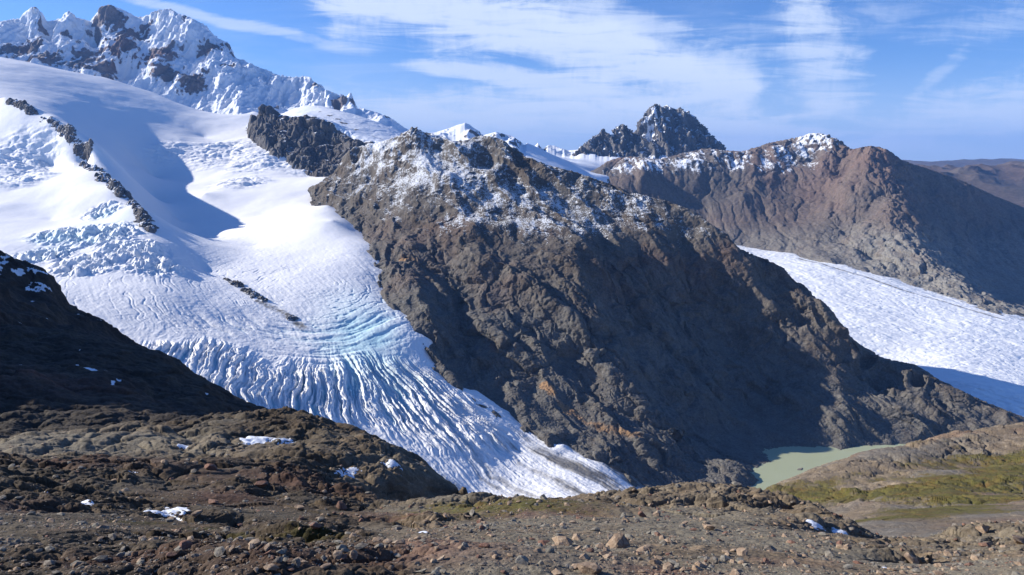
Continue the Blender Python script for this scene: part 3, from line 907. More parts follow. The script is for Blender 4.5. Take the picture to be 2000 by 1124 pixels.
# ribs and gullies
RIB_A = [(765, 500, 2050), (800, 540, 1900), (838, 590, 1770), (850, 640, 1690)]
GUL_1 = [(830, 500, 2110), (870, 545, 2010), (905, 600, 1920), (900, 680, 1770), (955, 760, 1610), (1010, 828, 1490)]
RIB_B0 = [(905, 555, 1960), (935, 640, 1790), (930, 685, 1710), (990, 755, 1590), (1040, 815, 1490)]
RIB_B = [(1125, 474, 2000), (1142, 520, 1925), (1138, 580, 1840), (1125, 640, 1750), (1160, 700, 1680), (1200, 770, 1590), (1250, 835, 1510), (1300, 890, 1450), (1360, 935, 1400)]
GUL_2 = [(1165, 478, 2090), (1230, 515, 2085), (1300, 560, 2080), (1380, 620, 2030), (1440, 680, 1960), (1500, 760, 1850), (1530, 810, 1740)]
RIB_C = [(1270, 455, 2180), (1340, 500, 2140), (1420, 560, 2060), (1480, 620, 1990), (1540, 690, 1900), (1565, 760, 1790), (1580, 820, 1690)]
RIB_D = [(1470, 500, 2150), (1540, 570, 2050), (1600, 650, 1925), (1635, 720, 1825), (1645, 800, 1685), (1650, 850, 1610)]
for r_ in (RIB_A, GUL_1, RIB_B0, RIB_B, GUL_2, RIB_C, RIB_D):
    mp += dens(r_, 25)
mp += [(900, 460, 2090), (800, 450, 2250), (760, 420, 2420), (720, 360, 2700), (700, 320, 2840), (800, 350, 2480), (880, 360, 2380), (850, 290, 2640), (900, 310, 2560), (960, 300, 2560), (1000, 350, 2440),
       (930, 380, 2330), (1000, 400, 2290), (1060, 400, 2300), (950, 430, 2170), (1050, 440, 2160), (1130, 455, 2120), (1090, 370, 2400), (1150, 400, 2320), (1180, 440, 2230), (1220, 420, 2290), (1280, 430, 2240), (1000, 470, 2060), (1060, 474, 2040), (940, 520, 1960),
       (1000, 560, 1880), (1060, 560, 1880), (1000, 650, 1740), (1060, 650, 1740), (1060, 750, 1620), (1100, 800, 1560), (1110, 700, 1680), (1150, 850, 1480), (1220, 900, 1400), (1300, 940, 1360),
       (1330, 470, 2190), (1400, 500, 2140), (1560, 640, 1985), (1690, 730, 1930), (1710, 790, 1850), (1730, 840, 1645), (1740, 858, 1615), (1700, 862, 1612), (1790, 780, 1850), (1850, 830, 1670), (1800, 840, 1630), (1920, 830, 1660), (1380, 740, 1800), (1300, 700, 1820), (1240, 620, 1900), (1400, 850, 1610), (1450, 900, 1470), (1330, 820, 1640), (1390, 905, 1445),
       (1380, 885, 1500), (1440, 925, 1400)]
MS = Surf(mp)
ys = np.concatenate([np.linspace(math.log(1250), math.log(2150), 900, endpoint=False), np.linspace(math.log(2150), math.log(2950), 420, endpoint=False), np.linspace(math.log(2950), math.log(3900), 50)])
g = Grid(MS, -.285, .86, 1250, 3900, 1300, len(ys), ys)
P = g.P().copy()


def warp(P, wl, amt, seed):
    return P + np.stack([fbm(P, wl, 3, seed=seed), fbm(P, wl, 3, seed=seed + .5), fbm(P, wl, 2, seed=seed + .7)], -1) * amt


bowl = np.zeros(len(P))
for (px, py, Y, rx, ry) in [(1000, 380, 2330, 150, 120), (1080, 400, 2300, 170, 130), (1150, 430, 2230, 170, 120), (900, 350, 2430, 150, 120), (1050, 440, 2160, 200, 90), (930, 420, 2200, 130, 80), (1220, 420, 2290, 130, 90), (820, 330, 2520, 170, 160), (740, 300, 2780, 160, 200),
                            (1300, 440, 2220, 110, 70), (1350, 440, 2200, 80, 60), (780, 400, 2420, 60, 120)]:
    bowl = np.maximum(bowl, blob(P, at(px, py, Y), rx, ry))
Pw = warp(P, 160, 34, 71)
# keep the skyline and the shores where they are: less large-scale noise there
d = fbm(Pw, 230, 3, .5, 'b', seed=72, scale=(1, .8, .8)) * 20 - 9
sh = sst(P[:, 2], LAKE_Z, LAKE_Z + 60)
g.disp(d * (.25 + .75 * sh), nb=6)
P = g.P().copy()
rot = np.stack([P[:, 0] * .8 + P[:, 1] * .6, -P[:, 0] * .6 + P[:, 1] * .8, P[:, 2]], -1)
hi = sst(P[:, 2], -230, -60)
Pw = warp(rot, 60, 16, 75)
b = fbm(Pw, 75, 5, .55, 'b', seed=76, scale=(1., .8, .75)) * 15 - 6
r_ = fbm(Pw, 90, 6, .56, 'r', seed=77, scale=(1.2, .8, .5)) * 22 - 12
gul = fbm(Pw, 150, 4, .46, 'r', seed=69, scale=(1.3, .22, .30)) * 36 - 18
g.disp(gul * (.35 + .65 * sh) * (1 - .6 * bowl), nb=4)
hst = (P[:, 0] * .42 - P[:, 1] * .30 + P[:, 2] * .86 + fbm(P, 190, 3, .55, seed=66) * 60) / 36.
saw = hst - np.floor(hst)
saw = np.where(saw < .8, saw / .8, (1 - saw) / .2)
g.disp(saw * 7.5 * (.25 + .75 * sst(fbm(P, 200, 3, seed=67), -.15, .25)) * (1 - .7 * bowl) * sh, nb=4)
g.disp((b * .16 * (1 - hi) + r_ * .7 * hi * (1 - .6 * bowl)) * (.35 + .65 * sh), nb=3)
modl = (.35 + .65 * sst(fbm(P, 330, 3, seed=70), -.2, .22)) * (1 - .75 * bowl)
g.disp(modl * (slabs(rot, 120, 13, 79, scale=(1.25, .45), zt=.5, crack=.7) * (1 - .35 * hi) + slabs(rot, 24, 2.4, 74, scale=(1., .7))) * (.3 + .7 * sh), nb=3)
g.V[..., 2] -= ((3 + 6 * sst(P[:, 0] / P[:, 1], .38, .44)) * (1 - sh)).reshape(g.nr, g.na)
g.disp(slabs(g.P().copy(), 8.5, .9, 68, crack=.7), nb=1)
g.disp(fbm(g.P().copy(), 15, 4, .6, 'b', seed=78) * 1.3 - .5, nb=1)
g.fit(dens(silM, 8), sm=4, reach=.08)
P = g.P().copy(); N = g.blur(g.normals(), 1); nz = N[..., 2].ravel(); nxx = N[..., 0].ravel()
bowl = np.zeros(len(P))
for (px, py, Y, rx, ry) in [(1000, 380, 2330, 150, 120), (1080, 400, 2300, 170, 130), (1150, 430, 2230, 170, 120), (900, 350, 2430, 150, 120), (1050, 440, 2160, 200, 90), (930, 420, 2200, 130, 80), (1220, 420, 2290, 130, 90), (820, 330, 2520, 170, 160), (740, 300, 2780, 160, 200),
                            (1300, 440, 2220, 110, 70), (1350, 440, 2200, 80, 60), (780, 400, 2420, 60, 120)]:
    bowl = np.maximum(bowl, blob(P, at(px, py, Y), rx, ry))
sn = fbm(P, 150, 3, .6, seed=81) * .35 + fbm(P, 44, 4, .65, seed=82, scale=(2.2, .4, .4)) * .85 + fbm(P, 8, 3, .65, seed=83) * .45
snow = .66 * sst(bowl * .50 + (nz - .82) * 1.0 + sn * .75 + (P[:, 2] + 230) / 600. + .17, .0, 1.15) * sst(P[:, 2] + sn * 60, -270, -170)
red = sst(fbm(P, 260, 3, seed=84) + .12 - np.abs(P[:, 2] + 270) / 260., -.2, .35) * .2
och = np.zeros(len(P))
v1, _, _ = linedist(P, [at(1065, 765, 1600), at(1100, 800, 1550), at(1150, 830, 1510), at(1200, 850, 1480), at(1250, 868, 1470)])
_, _, _ = 0, 0, 0
v2, _, _ = linedist(P, [at(775, 495, 2090), at(800, 500, 2070), at(825, 508, 2050)])
v3, _, _ = linedist(P, [at(1010, 690, 1690), at(1030, 740, 1640), at(1070, 770, 1600)])
wob = fbm(P, 40, 4, .6, seed=85)
och = np.exp(-((v1 + wob * 22) / 16.) ** 2) * .95 + np.exp(-((v2 + wob * 20) / 22.) ** 2) * .85 + np.exp(-((v3 + wob * 14) / 9.) ** 2) * .5
grey = sst(-P[:, 2] + fbm(P, 120, 3, seed=86) * 90 - (P[:, 0] - 0) * .25, 230, 380)
g.attrs = {'snow': snow, 'red': red, 'ochre': och * .72, 'grey': grey * .75}
o = g.mesh('mountain', M_MASSIF)
tag(o, 'broad dark rocky ridge with a snow dusted bowl standing between two glaciers', kind='structure')

EDGE_AT = 1
# ================================================================== 7. brown mountain beyond the valley glacier
edgeN = [(1250, 440, 5000), (1350, 460, 4900), (1450, 482, 4600), (1550, 495, 4300), (1650, 517, 4000), (1750, 545, 3750), (1800, 562, 3600), (1850, 580, 3400), (1900, 595, 3250), (1970, 616, 3092), (2050, 640, 2950), (2200, 690, 2800)]
ep = [(x, y, Y) for x, y, Y in edgeN] + [(1500, 510, 4100), (1560, 560, 3400), (1640, 640, 2680), (1750, 700, 2400), (1850, 700, 2350), (1900, 760, 1945), (2000, 790, 1875), (2000, 700, 2500), (1800, 620, 2980), (2200, 850, 1850), (2200, 760, 2300)]
ep += [('r', .1, 4300, -500 / 4300), ('r', .2, 3000, -590 / 3000), ('r', .35, 2200, -680 / 2200), ('r', .05, 5200, -490 / 5200), ('r', .95, 1700, -720 / 1700), ('r', .4, 1900, -710 / 1900)]
for x, y, Y in edgeN:
    a, s_ = ray(x, y)
    ep.append(('r', a, Y * 1.12, (s_ * Y - 45) / (Y * 1.12))); ep.append(('r', a, Y * 1.4, (s_ * Y - 110) / (Y * 1.4)))
RG = Surf(ep, 'lin')
silN = lineY([(1100, 350), (1160, 332), (1185, 316), (1210, 308), (1235, 306), (1260, 309), (1290, 311), (1310, 306), (1330, 300), (1352, 296), (1370, 291), (1390, 290), (1410, 294), (1450, 296), (1475, 288), (1500, 280), (1530, 274), (1560, 268),
              (1580, 261), (1600, 260), (1618, 264), (1635, 272), (1652, 285), (1668, 292), (1680, 288), (1700, 285), (1720, 288), (1738, 296), (1760, 312), (1785, 321), (1810, 328), (1850, 342), (1900, 362), (1950, 385), (2000, 405), (2100, 450), (2250, 520)],
             [(1100, 5700), (1590, 5600), (1655, 5200), (1700, 4900), (2000, 4900), (2250, 4700)])
np_ = dens(silN, 14) + drop(silN, 1.05, .02) + drop(silN, 1.2, .08) + dens(edgeN, 60)
for x, y, Y in edgeN:
    a, s_ = ray(x, y)
    np_ += [('r', a, Y * .96, s_ - 50. / Y), ('r', a, Y * .85, s_ - 120. / Y)]
SPUR = [(1705, 290, 4880), (1735, 340, 4600), (1745, 380, 4400), (1750, 425, 4200), (1785, 478, 3950), (1845, 528, 3650), (1915, 580, 3350), (1968, 612, 3130)]
np_ += dens(SPUR, 22)
np_ += [(1500, 400, 4950), (1450, 380, 5000), (1350, 360, 5200), (1600, 400, 4800), (1650, 340, 5000), (1590, 310, 5300), (1660, 450, 4400), (1700, 500, 4050), (1560, 460, 4500), (1620, 480, 4250), (1250, 350, 5200), (1690, 420, 4450),
        (1800, 380, 4750), (1820, 430, 4500), (1850, 480, 4250), (1900, 450, 4560), (1900, 520, 4150), (1930, 570, 3800), (1960, 590, 3550), (2000, 500, 4350), (2000, 560, 4000), (1990, 600, 3500), (2100, 560, 4200)]
g = Grid(Surf(np_), .05, .98, 2850, 6400, 1000, 1000)
P = g.P().copy()
Pw = warp(P, 400, 70, 91)
d = fbm(Pw, 520, 4, .5, 'r', seed=92, scale=(1.2, .8, .6)) * 40 - 20
nsp, _, _ = linedist(P, [at(*p) for p in SPUR])
g.disp((d * .8 + slabs(Pw, 420, 13, 89, scale=(1.2, .5), crack=.8)) * sst(P[:, 2], -640, -480), nb=5)
P = g.P().copy()
smooth_w = .30 + .7 * np.clip(np.exp(-(nsp / 330.) ** 2) + sst(P[:, 2], -80, 120), 0, 1)
g.disp((fbm(warp(P, 120, 24, 93), 140, 5, .55, 'b', seed=94, scale=(1, .8, .7)) * 18 - 7) * smooth_w, nb=3)
# fine gullies in the scree, running down the face
g.disp((fbm(P, 70, 4, .55, 'r', seed=95, scale=(1.5, .35, .35)) * 3.6 - 1.8), nb=2)
rocky = np.clip(np.exp(-(nsp / 330.) ** 2) + sst(P[:, 2], 20, 200), .12, 1)
g.disp(slabs(g.P().copy(), 150, 18, 99, scale=(1.2, .6)) * rocky, nb=2)
g.fit(dens(silN, 8), sm=3)
_ea = [ray(x, y)[0] for x, y, Y in edgeN]; _eY = [Y for x, y, Y in edgeN]
_a = g.V[..., 0] / g.V[..., 1]
_m = g.V[..., 1] < np.interp(_a, _ea, _eY) * .985
_rz = RG(_a[_m], np.log(g.V[..., 1][_m])) * g.V[..., 1][_m]
g.V[..., 2][_m] = np.minimum(g.V[..., 2][_m], _rz - 25)
P = g.P().copy(); N = g.blur(g.normals(), 1); nz = N[..., 2].ravel()
bw = np.zeros(len(P))
for (px, py, Y, rx, ry) in [(1570, 290, 5420, 200, 200), (1530, 300, 5350, 200, 200), (1600, 300, 5350, 150, 150), (1350, 330, 5400, 350, 260), (1250, 340, 5400, 400, 260), (1430, 330, 5400, 200, 200), (1500, 330, 5250, 120, 200), (1590, 330, 5200, 60, 120)]:
    bw = np.maximum(bw, blob(P, at(px, py, Y), rx, ry))
sn = fbm(P, 220, 3, .6, seed=96) * .3 + fbm(P, 75, 5, .62, seed=97, scale=(2.6, .4, .3)) * 1.0
snow = .8 * sst(bw * .75 + sn * .8 + fbm(P, 22, 3, .6, seed=90) * .3 + (nz - .82) * .7 + (P[:, 2] - 60) / 700., .15, 1.05) * sst(P[:, 2] + sn * 90, -80, 20)
red = sst(fbm(P, 420, 4, .55, seed=98, scale=(1, .6, .6)) + sst(P[:, 2], -400, 100) * .35 - sst(P[:, 2], 100, 300) * .1 - blob(P, at(1300, 320, 5300), 500, 400) * .6, .10, .6) * .6
och = blob(P, at(1740, 510, 3900), 60, 90) * .3
lowg = sst(-P[:, 2], 330, 520)
toe = np.exp(-(nsp / 260.) ** 2) * sst(-P[:, 2], 280, 420)
g.attrs = {'snow': snow, 'red': red * (1 - lowg), 'ochre': och, 'grey': np.clip(lowg * .6 + toe, 0, 1)}
o = g.mesh('mountain', M_BROWN)
tag(o, 'reddish brown scree mountain with a shaded right flank beyond the valley glacier', kind='structure')

# ================================================================== 8. valley glacier on the right
g = Grid(RG, .15, .98, 1780, 5200, 900, 1000)
P = g.P().copy()
flow = [RG.hit(*p, 1700, 5000) for p in [(1500, 495), (1600, 530), (1700, 575), (1850, 630), (2000, 680)]]
fd, fp, fl = linedist(P, flow)
side = np.sign((P[:, 0] - np.interp(P[:, 1], [f[1] for f in flow][::-1], [f[0] for f in flow][::-1])))
q = np.stack([fd * side, fp, 0 * fd], -1)
g.disp(fbm(P, 260, 3, seed=101) * 7 + (fbm(warp(P, 60, 16, 102), 46, 4, .6, 'b', seed=103) * 3.8 - 1.3) + fbm(q, 60, 3, .5, seed=104, scale=(1, .12, 1)) * 4, 'z')
P = g.P().copy()
stripe, _, _ = linedist(P, [RG.hit(*p, 1700, 5000) for p in [(1560, 505), (1640, 527), (1700, 545), (1760, 568), (1850, 592), (1960, 625)]])
st2, _, _ = linedist(P, [RG.hit(*p, 1700, 5000) for p in [(1600, 540), (1750, 600), (1900, 660), (2050, 710)]])
fl_n = fbm(q, 90, 5, .6, seed=105, scale=(1, .06, 1))
near = sst(-P[:, 1], -2350, -2000)
dirt = np.exp(-(stripe / 12.) ** 2) * .75 + np.exp(-(stripe / 40.) ** 2) * .2 + np.exp(-(st2 / 25.) ** 2) * .22 * sst(fl_n, -.3, .3) + near * .28 + np.maximum(fl_n, 0) * .55
edg, _, _ = linedist(P, [at(*p) for p in edgeN])
dirt += np.exp(-(edg / 18.) ** 2) * .6
g.attrs = {'ice': .12 + fbm(P, 60, 4, seed=106) * .4, 'dirt': dirt, 'rough': np.full(len(P), .5)}
o = g.mesh('glacier', M_ICE2)
tag(o, 'long white valley glacier with thin dark debris stripes winding between mountains', kind='structure')

# ================================================================== 9. far hills and plain
def far_hill(line, Yd, label, mat, wl, amp, seed, a0, a1, base, Y1):
    c = lineY(line, Yd)
    pts = dens(c, 10) + drop(c, 1.06, .006) + [('r', a, Y1[0], base) for a in np.linspace(a0, a1, 7)] + [('r', a, Y1[1], base * .9) for a in np.linspace(a0, a1, 7)]
    gg = Grid(Surf(pts), a0, a1, Y1[0], Y1[1], 420, 320)
    PP = gg.P().copy()
    gg.disp(fbm(PP, wl, 6, .52, 'r', seed=seed) * amp - amp * .5, 'z')
    PP = gg.P().copy()
    gg.attrs = {'red': sst(fbm(PP, wl * 2, 3, seed=seed + 1), -.1, .2) * .2}
    oo = gg.mesh('hill', mat)
    return tag(oo, label, kind='structure')


far_hill([(1650, 322), (1750, 322), (1800, 330), (1850, 325), (1880, 322), (1905, 320), (1930, 326), (1955, 323), (1985, 316), (2020, 320), (2150, 330)], [(1650, 9500), (2150, 9500)],
         'brown rounded hills far away to the right of the brown mountain', M_FAR, 1200, 170, 111, .42, 1.1, -.10, (5600, 12500))
far_hill([(1300, 318), (1700, 316), (1760, 313), (1800, 317), (1840, 319), (1870, 315), (1920, 312), (1960, 310), (2000, 311), (2200, 316)], [(1300, 21000), (2200, 21000)],
         'pale blue flat topped hills along the horizon at the right', M_FAR, 2600, 140, 112, -.2, 1.1, -.03, (14000, 27000))
gg = np.array([(-60000, 3500, -760), (60000, 3500, -760), (60000, 60000, -760), (-60000, 60000, -760)], np.float32)
gg[:2, 1] = 5200
o = raw_mesh('plain', gg, np.array([[0, 1, 2, 3]]), M_FAR)
tag(o, 'dry brown plain reaching to the horizon', kind='structure')

# ================================================================== 10. lake
def lake_mat():
    m = bpy.data.materials.new('lake_water')
    m.use_nodes = True
    t = NT(m.node_tree)
    bs = t.n['Principled BSDF']
    pos = t.node('ShaderNodeNewGeometry').outputs['Position']
    n = t.noise(pos, .02, 4, .6)
    t.put(bs.inputs['Base Color'], t.mix(n, (.35, .385, .24), (.41, .44, .29)))
    bs.inputs['Roughness'].default_value = .35
    bs.inputs['Specular IOR Level'].default_value = .3
    b = t.node('ShaderNodeBump')
    b.inputs['Distance'].default_value = .2
    b.inputs['Strength'].default_value = .4
    t.put(b.inputs['Height'], t.noise(pos, .4, 4, .6))
    t.put(bs.inputs['Normal'], b.outputs[0])
    return m


lx, ly = np.meshgrid(np.linspace(462, 1500, 24), np.linspace(1000, 1760, 24))
V = np.stack([lx, ly, np.full_like(lx, LAKE_Z)], -1).reshape(-1, 3)
idx = np.arange(576).reshape(24, 24)
q = np.stack([idx[:-1, :-1], idx[:-1, 1:], idx[1:, 1:], idx[1:, :-1]], -1).reshape(-1, 4)
o = raw_mesh('lake', V, q, lake_mat())
tag(o, 'small milky green glacial lake at the foot of the dark ridge', kind='structure')

LAKE_ROCKS = [(1562, 917, 20, 'small dark islet in the green lake close to the shaded shore'), (1590, 923, 16, 'smaller dark islet farther out in the green lake')]
# ================================================================== 11. shaded hillsides on the left
c = lineY([(-250, 380), (-100, 440), (0, 487), (20, 497), (50, 512), (70, 518), (85, 524), (105, 540), (115, 562), (122, 588), (140, 600), (170, 612), (205, 628), (240, 655), (275, 678), (310, 700), (335, 716), (370, 745), (420, 772)],
          [(-250, 850), (0, 900), (120, 960), (340, 900), (420, 880)])
pts = dens(c, 12) + drop(c, 1.07, .05) + drop(c, 1.3, .16) + [(0, 560, 820), (0, 640, 640), (100, 640, 700), (200, 670, 720), (300, 720, 740), (-150, 640, 600), (0, 760, 430), (200, 800, 430), (400, 820, 560), (100, 600, 830), (50, 560, 860)]
pts += [('r', -.97, 1050, .10), ('r', -1.15, 1050, .22), ('r', -1.0, 1180, .08), ('r', -1.25, 1200, .2), ('r', -.95, 900, .15), ('r', -1.1, 800, .22), ('r', -.9, 700, .05), ('r', -1.1, 600, .1), ('r', -.95, 500, -.1), ('r', -.35, 1100, -.36), ('r', -.3, 800, -.42)]  # high ground out of view on the left, added to shade this slope
g = Grid(Surf(pts), -1.3, -.28, 430, 1250, 700, 620)
P = g.P().copy()
g.disp(fbm(warp(P, 60, 14, 121), 90, 5, .55, 'r', seed=122, scale=(1, .8, .6)) * 16 - 8, nb=4)
g.disp(slabs(g.P().copy(), 40, 3, 125), nb=2)
g.disp(fbm(g.P().copy(), 14, 4, .6, 'b', seed=123) * 1.6 - .6, nb=1)
g.fit(dens(c, 8), sm=6)
P = g.P().copy(); nz = g.blur(g.normals(), 1)[..., 2].ravel()
snow = sst(fbm(P, 22, 4, .6, seed=124) + blob(P, at(40, 520, 890), 35, 30) * .5 + (nz - .8) * .5, .42, .5)
g.attrs = {'snow': snow, 'grey': np.zeros(len(P))}
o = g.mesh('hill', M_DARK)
tag(o, 'steep dark hillside in shade beside the glacier on the left', kind='structure')

c = lineY([(-250, 640), (-60, 636), (0, 635), (60, 638), (120, 646), (150, 652), (200, 664), (250, 682), (300, 700), (330, 714), (380, 738), (420, 756), (470, 780), (525, 808), (600, 850), (700, 905), (800, 960)],
          [(-250, 330), (0, 400), (150, 440), (330, 460), (525, 430), (800, 400)])
pts = dens(c, 12) + drop(c, 1.08, .05) + drop(c, 1.4, .18) + [(0, 840, 225), (200, 838, 235), (100, 760, 275), (0, 700, 320), (100, 690, 350), (200, 730, 320), (300, 770, 320), (400, 800, 330), (500, 830, 340), (450, 870, 240), (600, 900, 300),
        (0, 760, 270), (0, 920, 170), (300, 920, 180), (600, 980, 200), (-200, 760, 250), (-200, 900, 170), (800, 1010, 250), ('r', -1.1, 480, .17), ('r', -1.08, 400, .14), ('r', -1.15, 600, 0.12), ('r', -.95, 480, 0.0)]  # last points: unseen rise at the left, added to throw shade on the hill
g = Grid(Surf(pts), -1.2, -.12, 165, 640, 900, 700)
P = g.P().copy()
g.disp(fbm(warp(P, 30, 8, 131), 46, 4, .5, 'b', seed=132, scale=(1, .8, 1)) * 6 - 2.6, nb=4)
g.disp(fbm(warp(g.P(), 9, 3, 134), 12, 5, .58, 'b', seed=133) * 1.2 - .5 + slabs(g.P().copy(), 17, 1.1, 136, scale=(.7, 1.2)), nb=2)
g.fit(dens(c, 8), sm=6)
P = g.P().copy(); nz = g.blur(g.normals(), 1)[..., 2].ravel()
bw = blob(P, at(60, 705, 310), 20, 6) + blob(P, at(170, 712, 330), 12, 6) + blob(P, at(305, 725, 400), 8, 6)
snow = sst(fbm(P, 12, 4, .6, seed=135) + bw * .5, .47, .52)
g.attrs = {'snow': snow, 'red': blob(P, at(60, 740, 290), 40, 20) * .5, 'grey': np.zeros(len(P))}
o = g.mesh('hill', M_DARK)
tag(o, 'lumpy dark brown hill with specks of snow below the shaded hillside', kind='structure')

# ================================================================== 12. mossy hill on the right
c = lineY([(1380, 1020), (1450, 985), (1520, 960), (1560, 942), (1600, 926), (1640, 915), (1680, 902), (1740, 880), (1775, 872), (1800, 868), (1850, 859), (1880, 856), (1912, 856), (1940, 845), (1965, 841), (2000, 842), (2100, 835), (2300, 825)],
          [(1380, 330), (1520, 420), (2000, 520), (2300, 560)])
pts = dens(c, 14) + drop(c, 1.07, .05) + drop(c, 1.3, .16) + drop(c, 1.9, .27)
pts += [(1600, 965, 300), (1650, 985, 235), (1550, 1000, 220), (1800, 990, 185), (1700, 1020, 140), (1800, 1040, 120), (2000, 1000, 150), (2000, 930, 270), (1850, 900, 370), (1750, 930, 320), (1900, 960, 215), (1700, 960, 260),
        (1720, 1080, 85), (2000, 1080, 82), (2200, 1080, 80), (1500, 1040, 170), (1400, 1060, 200), (2200, 950, 240), (1930, 905, 350), (1860, 945, 250), (1760, 985, 190), (1880, 1010, 145)]
g = Grid(Surf(pts), .22, 1.05, 70, 1000, 900, 900)
P = g.P().copy()
g.disp(fbm(warp(P, 40, 8, 141), 50, 4, .5, seed=142, scale=(.8, 1.2, 1)) * 5.5 * sst(P[:, 1], 60, 300), nb=4)
rk = sst(fbm(P, 45, 3, .5, seed=144), -.1, .3)
g.disp((fbm(warp(g.P(), 10, 3, 145), 13, 5, .58, 'b', seed=143, scale=(1, 1.2, 1)) * 3.4 - 1.3) * (.25 + .75 * rk) * sst(P[:, 1], 40, 250) * .4 + slabs(P, 18, 2.6, 150, scale=(1.3, .8)) * (.3 + .7 * rk) * sst(P[:, 1], 60, 300), nb=2)
g.fit(dens(c, 8), sm=6)
P = g.P().copy(); nz = g.blur(g.normals(), 1)[..., 2].ravel()
ms = np.zeros(len(P))
for (p, rx, ry) in [((1600, 965, 300), 20, 40), ((1650, 975, 260), 22, 45), ((1710, 975, 235), 22, 40), ((1780, 965, 240), 24, 42), ((1850, 948, 255), 26, 40), ((1920, 930, 275), 28, 42), ((1990, 905, 300), 30, 55), ((2070, 890, 320), 34, 60),
                    ((1830, 1015, 160), 18, 18), ((1760, 1022, 145), 12, 12), ((1900, 1005, 165), 16, 14), ((1880, 985, 190), 12, 12)]:
    ms = np.maximum(ms, blob(P, at(*p), rx, ry))
mn = fbm(P, 26, 4, .6, seed=146)
moss = ms * 1.05 + mn * .95 + (fbm(P, 60, 2, seed=147) * .3) - .03
g.attrs = {'moss': moss * 1.0, 'grey': sst(fbm(P, 30, 3, seed=148), -.1, .3) * .7, 'red': sst(fbm(P, 38, 3, seed=149), .1, .35) * .25}
o = g.mesh('hill', M_HILL)
tag(o, 'sunlit rocky hill with green and rust moss in front of the lake', kind='structure')

# ================================================================== 13. near ground
crestF = lineY([(860, 965), (930, 985), (975, 1000), (1020, 992), (1060, 980), (1130, 968), (1200, 957), (1250, 957), (1300, 947), (1350, 941), (1420, 945), (1480, 954), (1540, 966), (1600, 986), (1640, 1008), (1690, 1042), (1730, 1062), (1800, 1068), (1900, 1062), (2000, 1055), (2200, 1040)],
               [(860, 52), (975, 62), (1100, 66), (1350, 62), (1480, 58), (1600, 50), (1690, 44), (1760, 60), (1900, 75), (2200, 78)])
hump = lineY([(-300, 905), (-100, 880), (0, 866), (60, 858), (130, 852), (200, 842), (270, 833), (330, 827), (400, 820), (470, 814), (540, 810), (590, 815), (640, 828), (675, 830), (700, 836), (740, 858), (790, 888), (830, 910), (870, 935), (910, 962), (950, 990)],
             [(-300, 100), (0, 120), (300, 140), (540, 150), (690, 135), (830, 110), (950, 82)])
fp = dens(crestF, 18) + dens(hump, 18) + drop(crestF, 1.10, .035) + drop(crestF, 1.5, .16) + drop(hump, 1.08, .04) + drop(hump, 1.5, .15)
fp += [(1000, 1124, 13), (0, 1124, 12.5), (2000, 1124, 14.5), (500, 1124, 12.5), (1500, 1124, 14), (1000, 1060, 21), (500, 1060, 19), (1500, 1060, 24), (1200, 1020, 31), (1400, 1010, 36), (800, 1020, 34), (700, 990, 47), (1100, 1000, 40),
       (1000, 1020, 34), (600, 1010, 38), (0, 1030, 22), (150, 1000, 30), (330, 1010, 36), (330, 985, 43), (300, 960, 50), (450, 1000, 40), (400, 980, 46), (560, 930, 66), (480, 900, 78), (640, 950, 60), (700, 930, 72), (150, 940, 48), (60, 960, 40), (200, 920, 60), (0, 920, 55), (0, 900, 70),
       (300, 880, 90), (100, 890, 78), (550, 860, 105), (650, 880, 95), (760, 920, 84), (200, 1040, 22), (330, 1045, 24), (100, 1060, 18), (1650, 1050, 30), (1800, 1090, 24), (2000, 1080, 32), (1900, 1075, 40), (1780, 1075, 40), (1600, 1020, 38),
       (1360, 978, 52), (1450, 992, 48), (1500, 1008, 45), (1560, 1022, 42), (1610, 1040, 38), (1300, 972, 52), (1200, 985, 50), (1660, 1062, 34), ('r', 0, 4, -1.35), ('r', -.8, 4, -1.35), ('r', .8, 4, -1.3), ('r', -1.1, 12, -.62), ('r', 1.1, 14, -.60), ('r', 0, 8, -.83), ('r', .8, 8, -.82), ('r', -.8, 8, -.85), ('r', -1.3, 30, -.45), ('r', -1.3, 80, -.36), ('r', 1.2, 40, -.5)]
FS = Surf(fp)
ys = np.concatenate([np.linspace(math.log(4), math.log(11), 60, endpoint=False), np.linspace(math.log(11), math.log(70), 950, endpoint=False), np.linspace(math.log(70), math.log(165), 390, endpoint=False), np.linspace(math.log(165), math.log(260), 40)])
g = Grid(FS, -1.25, 1.25, 4, 260, 1900, len(ys), ys)
P = g.P().copy()
Yv = P[:, 1]
Pn = P.copy()
dist = np.clip(Yv / 30., .5, 5.)
leftw = 1 - sst(P[:, 0] / Yv, -.35, -.05)           # the dark crag ground on the left is rougher
Pw = warp(P, 9, 2.2, 151)
far = sst(Yv, 30, 80)
# outcrop regions
oc = sst(fbm(P, 14, 3, .5, seed=152) + leftw * .28 + far * .18 - .05, .02, .25)
cd_, _, _ = linedist(P, [at(*p) for p in crestF[2:]])
oc = np.maximum(oc, np.exp(-(cd_ / 11.) ** 2))
d = fbm(P, 22, 3, .5, seed=153) * 1.2 * sst(Yv, 12, 40)
oc = oc * (1 - .75 * blob(P, at(110, 868, 95), 34, 24))
slb = slabs(P, 8, .9, 165, scale=(.75, 1.3), zt=.3)
d += fbm(P, 11, 2, .45, seed=172) * .75 * sst(Yv, 9, 16) * (1 - .5 * oc)
d += slb * (.15 + .85 * oc) * sst(Yv, 8, 26) + slabs(P, 22, 1.7, 168, scale=(.7, 1.2), zt=.3) * far * (.4 + .6 * leftw)
oc = oc * (1 - .75 * blob(P, at(110, 868, 95), 34, 24))
lay = fbm(Pw, 7.5, 5, .56, 'b', seed=154, scale=(.55, 1.15, 1.1)) * .7 - .3
d += lay * (.18 + .82 * oc) * sst(Yv, 8, 30)
